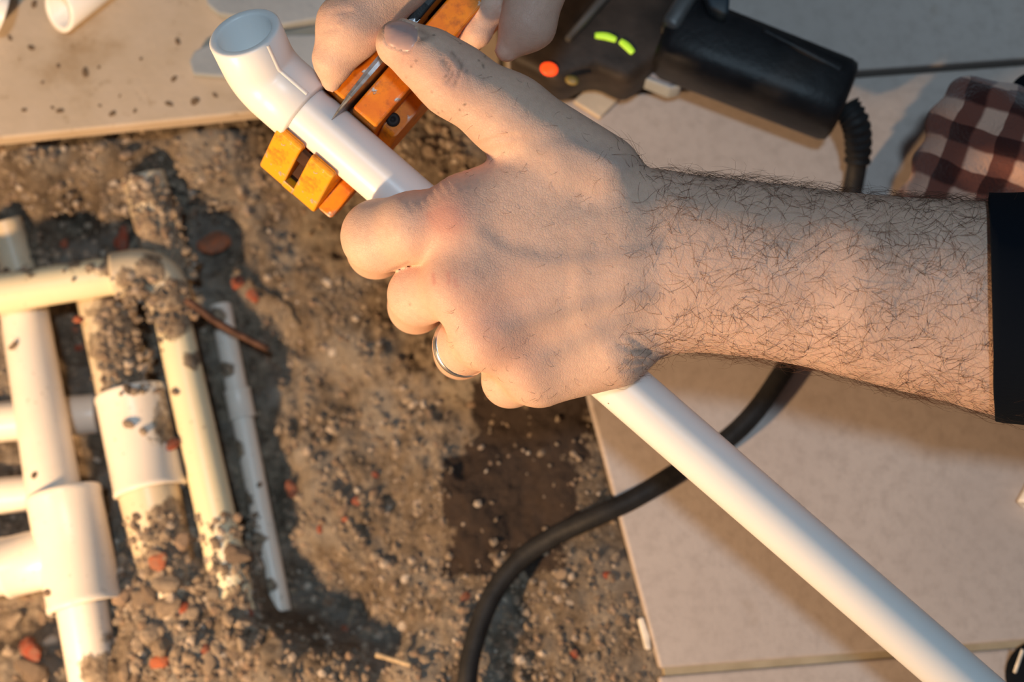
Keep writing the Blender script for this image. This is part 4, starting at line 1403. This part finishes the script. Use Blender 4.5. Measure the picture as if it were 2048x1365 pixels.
# mud crumbs on the dusty tile
CR = [(68, 8, 11), (20, 76, 6), (62, 96, 6), (170, 145, 10), (198, 135, 6), (117, 132, 6), (348, 158, 7), (390, 203, 11), (282, 118, 5), (338, 208, 6),
      (355, 84, 9), (240, 192, 5), (200, 212, 5), (225, 228, 6), (270, 222, 5), (85, 165, 5), (120, 222, 6), (48, 220, 6), (430, 190, 7), (105, 215, 5)]
CRM = [rock(300 + i, 2, 0.3, 0.6, 1.3) for i in range(3)]
for me in CRM: me.materials.append(MT['mud'])
for px, py, s in CR:
    w = G(px, py, 0.0)
    o = bpy.data.objects.new('mud_crumb', random.choice(CRM)); COL.objects.link(o)
    sc = s * 0.00017 * random.uniform(0.7, 1.25)
    o.scale = (sc * random.uniform(0.8, 1.5), sc, sc * 0.3); o.rotation_euler = (0, 0, random.uniform(0, 6)); o.location = Vector((w[0], w[1], sc * 0.1))
    tag(o, 'dark mud crumb lying on the dusty upper left tile', 'mud crumb', 'mud crumbs on the tile')

# ================================================================== SMALL THINGS ON THE TILES
def offcut(name, a, b, r_out, r_in, mat, label, cat='pipe offcut', oblique=0.0):
    """open pipe piece lying on the tile, its near mouth at a"""
    A, B = np.array(a, float), np.array(b, float)
    d = (B - A) / np.linalg.norm(B - A); _, b_, c_ = ortho(d)
    Ln = np.linalg.norm(B - A)
    rings = []
    def rg_(s, r, ob=0.0):
        ring = []
        for k in range(36):
            t = 2 * math.pi * k / 36
            off = r * (math.cos(t) * b_ + math.sin(t) * c_)
            ring.append(A + d * (s + ob * (off[2] / r_out)) + off)
        rings.append(ring)
    rg_(Ln, r_in); rg_(Ln, r_out); rg_(0.001, r_out, oblique); rg_(0.0003, r_out * 0.985, oblique); rg_(0.0, r_in * 1.03, oblique); rg_(0.001, r_in, oblique); rg_(Ln, r_in)
    V, F = mesh_from_rings(rings, 36)
    return tag(link_mesh(name, V, F, mat), label, cat)
ro_ = rpx(150, 30, 0.012, 44)
offcut('pipe_offcut', G(116, 22, ro_), G(326, -143, ro_), ro_, ro_ * 0.74, MT['white'], 'cut white pipe piece with open mouth at the upper left', oblique=0.006)
ro_ = rpx(10, 20, 0.014, 50)
offcut('pipe_offcut', G(8, 18, ro_), G(-190, -10, ro_), ro_, ro_ * 0.72, MT['white'], 'white pipe piece at the upper left corner, cut by the frame', oblique=-0.006)
ro_ = rpx(2060, 1000, 0.01, 30)
offcut('pipe_offcut', G(2062, 1018, ro_), G(2110, 930, ro_), ro_, ro_ * 0.7, MT['white'], 'white plastic piece at the right edge below the forearm')
# grey shards behind the elbow
def shard(name, pxs, z0, z1, label, mat, cat):
    o = slab(name, pxs, z0, z1, mat, None, 0.0008)
    return tag(o, label, cat)
shard('tile_shard', [(386, 148), (378, 122), (388, 102), (412, 90), (450, 78), (560, 70), (690, 66), (690, 138), (560, 150), (450, 153)], 0.0006, 0.0050,
      'grey tile shard lying behind the open mouth of the elbow', MT['shard'], 'tile shard')
shard('tile_shard', [(408, -20), (414, 8), (436, 26), (480, 34), (560, 50), (640, 36), (690, 22), (690, -60), (410, -60)], 0.0006, 0.0075,
      'grey tile shard at the top edge beside the pointing finger', MT['shard'], 'tile shard')
shard('card_piece', [(1146, 202), (1194, 156), (1250, 186), (1200, 236)], 0.0006, 0.0040, 'small beige card piece under the corner of the welding iron', MT['card'], 'card')
shard('plaster_chip', [(1276, 1238), (1287, 1234), (1300, 1272), (1303, 1300), (1292, 1300), (1284, 1268)], -0.0118, -0.004, 'white plaster chip at the trench edge near the lower tile corner', mat_simple('plaster', (0.75, 0.71, 0.64), 0.9, 0, 0.2), 'plaster chip')

# ---- checked trouser knee and navy cloth behind the arm
KN = [J(1962, 262, -70, 92), J(1890, 470, -82, 120)]
KN2 = [J(1962, 262, -70, 92), J(2320, 400, -62, 150)]
def knee_sdf(X, Y, Z):
    f = cone(X, Y, Z, KN[0][0], KN[1][0], KN[0][1], KN[1][1])
    f = smin(f, cone(X, Y, Z, KN2[0][0], KN2[1][0], KN2[0][1], KN2[1][1]), 12)
    a = J(1955, 232, -60, 66); f = smin(f, cone(X, Y, Z, a[0], a[0] + np.array([0.1, 0, 0]), a[1], a[1]), 8)
    f = f + 0.9 * np.sin(X * 0.23 + Y * 0.31) + 0.6 * np.sin(Y * 0.5 - X * 0.2)
    return f
lo = P(1700, 640, -80); hi = P(2420, 130, -80)
V3, F3 = surface_nets(knee_sdf, (lo[0], lo[1], -118), (hi[0], hi[1], -22), 1.8)
V3 = relax(V3, F3, 2, 0.5)
W3 = C2W(V3)
kn = link_mesh('trouser_leg', W3, F3, MT['check'], person)
kn['label'] = 'brown and pink checked fleece over the knee'
kx, ky = mm_px(V3)
uv = np.zeros((len(V3), 3), np.float32)
uv[:, 0] = (kx * 0.93 + ky * 0.36) / 47.0
uv[:, 1] = (ky * 0.93 - kx * 0.30) / 42.0
at_ = kn.data.attributes.new('cloth_uv', 'FLOAT_VECTOR', 'POINT')
at_.data.foreach_set('vector', uv.ravel())
def cloth_sdf(X, Y, Z):
    a = J(2085, 195, -75, 62); b = J(2400, 90, -75, 120)
    return cone(X, Y, Z, a[0], b[0], a[1], b[1]) + 0.8 * np.sin(X * 0.35 + Y * 0.2)
lo = P(1990, 330, -80); hi = P(2500, -60, -80)
V4, F4 = surface_nets(cloth_sdf, (lo[0], lo[1], -114), (hi[0], hi[1], -36), 2.0)
V4 = relax(V4, F4, 2, 0.5)
jk = link_mesh('jacket_hem', C2W(V4), F4, MT['navy'], person)
jk['label'] = 'navy cloth behind the checked knee'

# ---- dark shoe tip in the lower right corner
def shoe_sdf(X, Y, Z):
    a = J(2082, 1352, -88, 72); b = J(2200, 1640, -84, 140)
    f = cone(X, Y, Z, a[0], b[0], a[1], b[1], 1.5)
    return f
lo = P(1980, 1720, -90); hi = P(2400, 1240, -90)
V5, F5 = surface_nets(shoe_sdf, (lo[0], lo[1], -119), (hi[0], hi[1], -56), 1.8)
V5 = relax(V5, F5, 2, 0.5)
W5 = C2W(V5)
W5[:, 2] = np.maximum(W5[:, 2], 0.0005)
sh = empty('shoe', (W5[:, 0].mean(), W5[:, 1].mean(), 0.0))
tag(sh, 'black shoe tip at the lower right corner of the tiles', 'shoe')
link_mesh('upper', W5, F5, MT['navy'], sh)
lp = spline([PW(2030, 1345, -74), PW(2038, 1322, -71), PW(2046, 1300, -70)], 10)
V_, F_ = tube(lp, 0.0009, 8)
link_mesh('lace', V_, F_, mat_simple('pale_lace', (0.6, 0.57, 0.5), 0.9), sh)
rod('straw', [G(752, 1310, -0.021), G(785, 1320, -0.020), G(822, 1331, -0.019)], 0.0012, MT['straw'], 'short pale straw lying on the earth left of the black cable', 'straw')
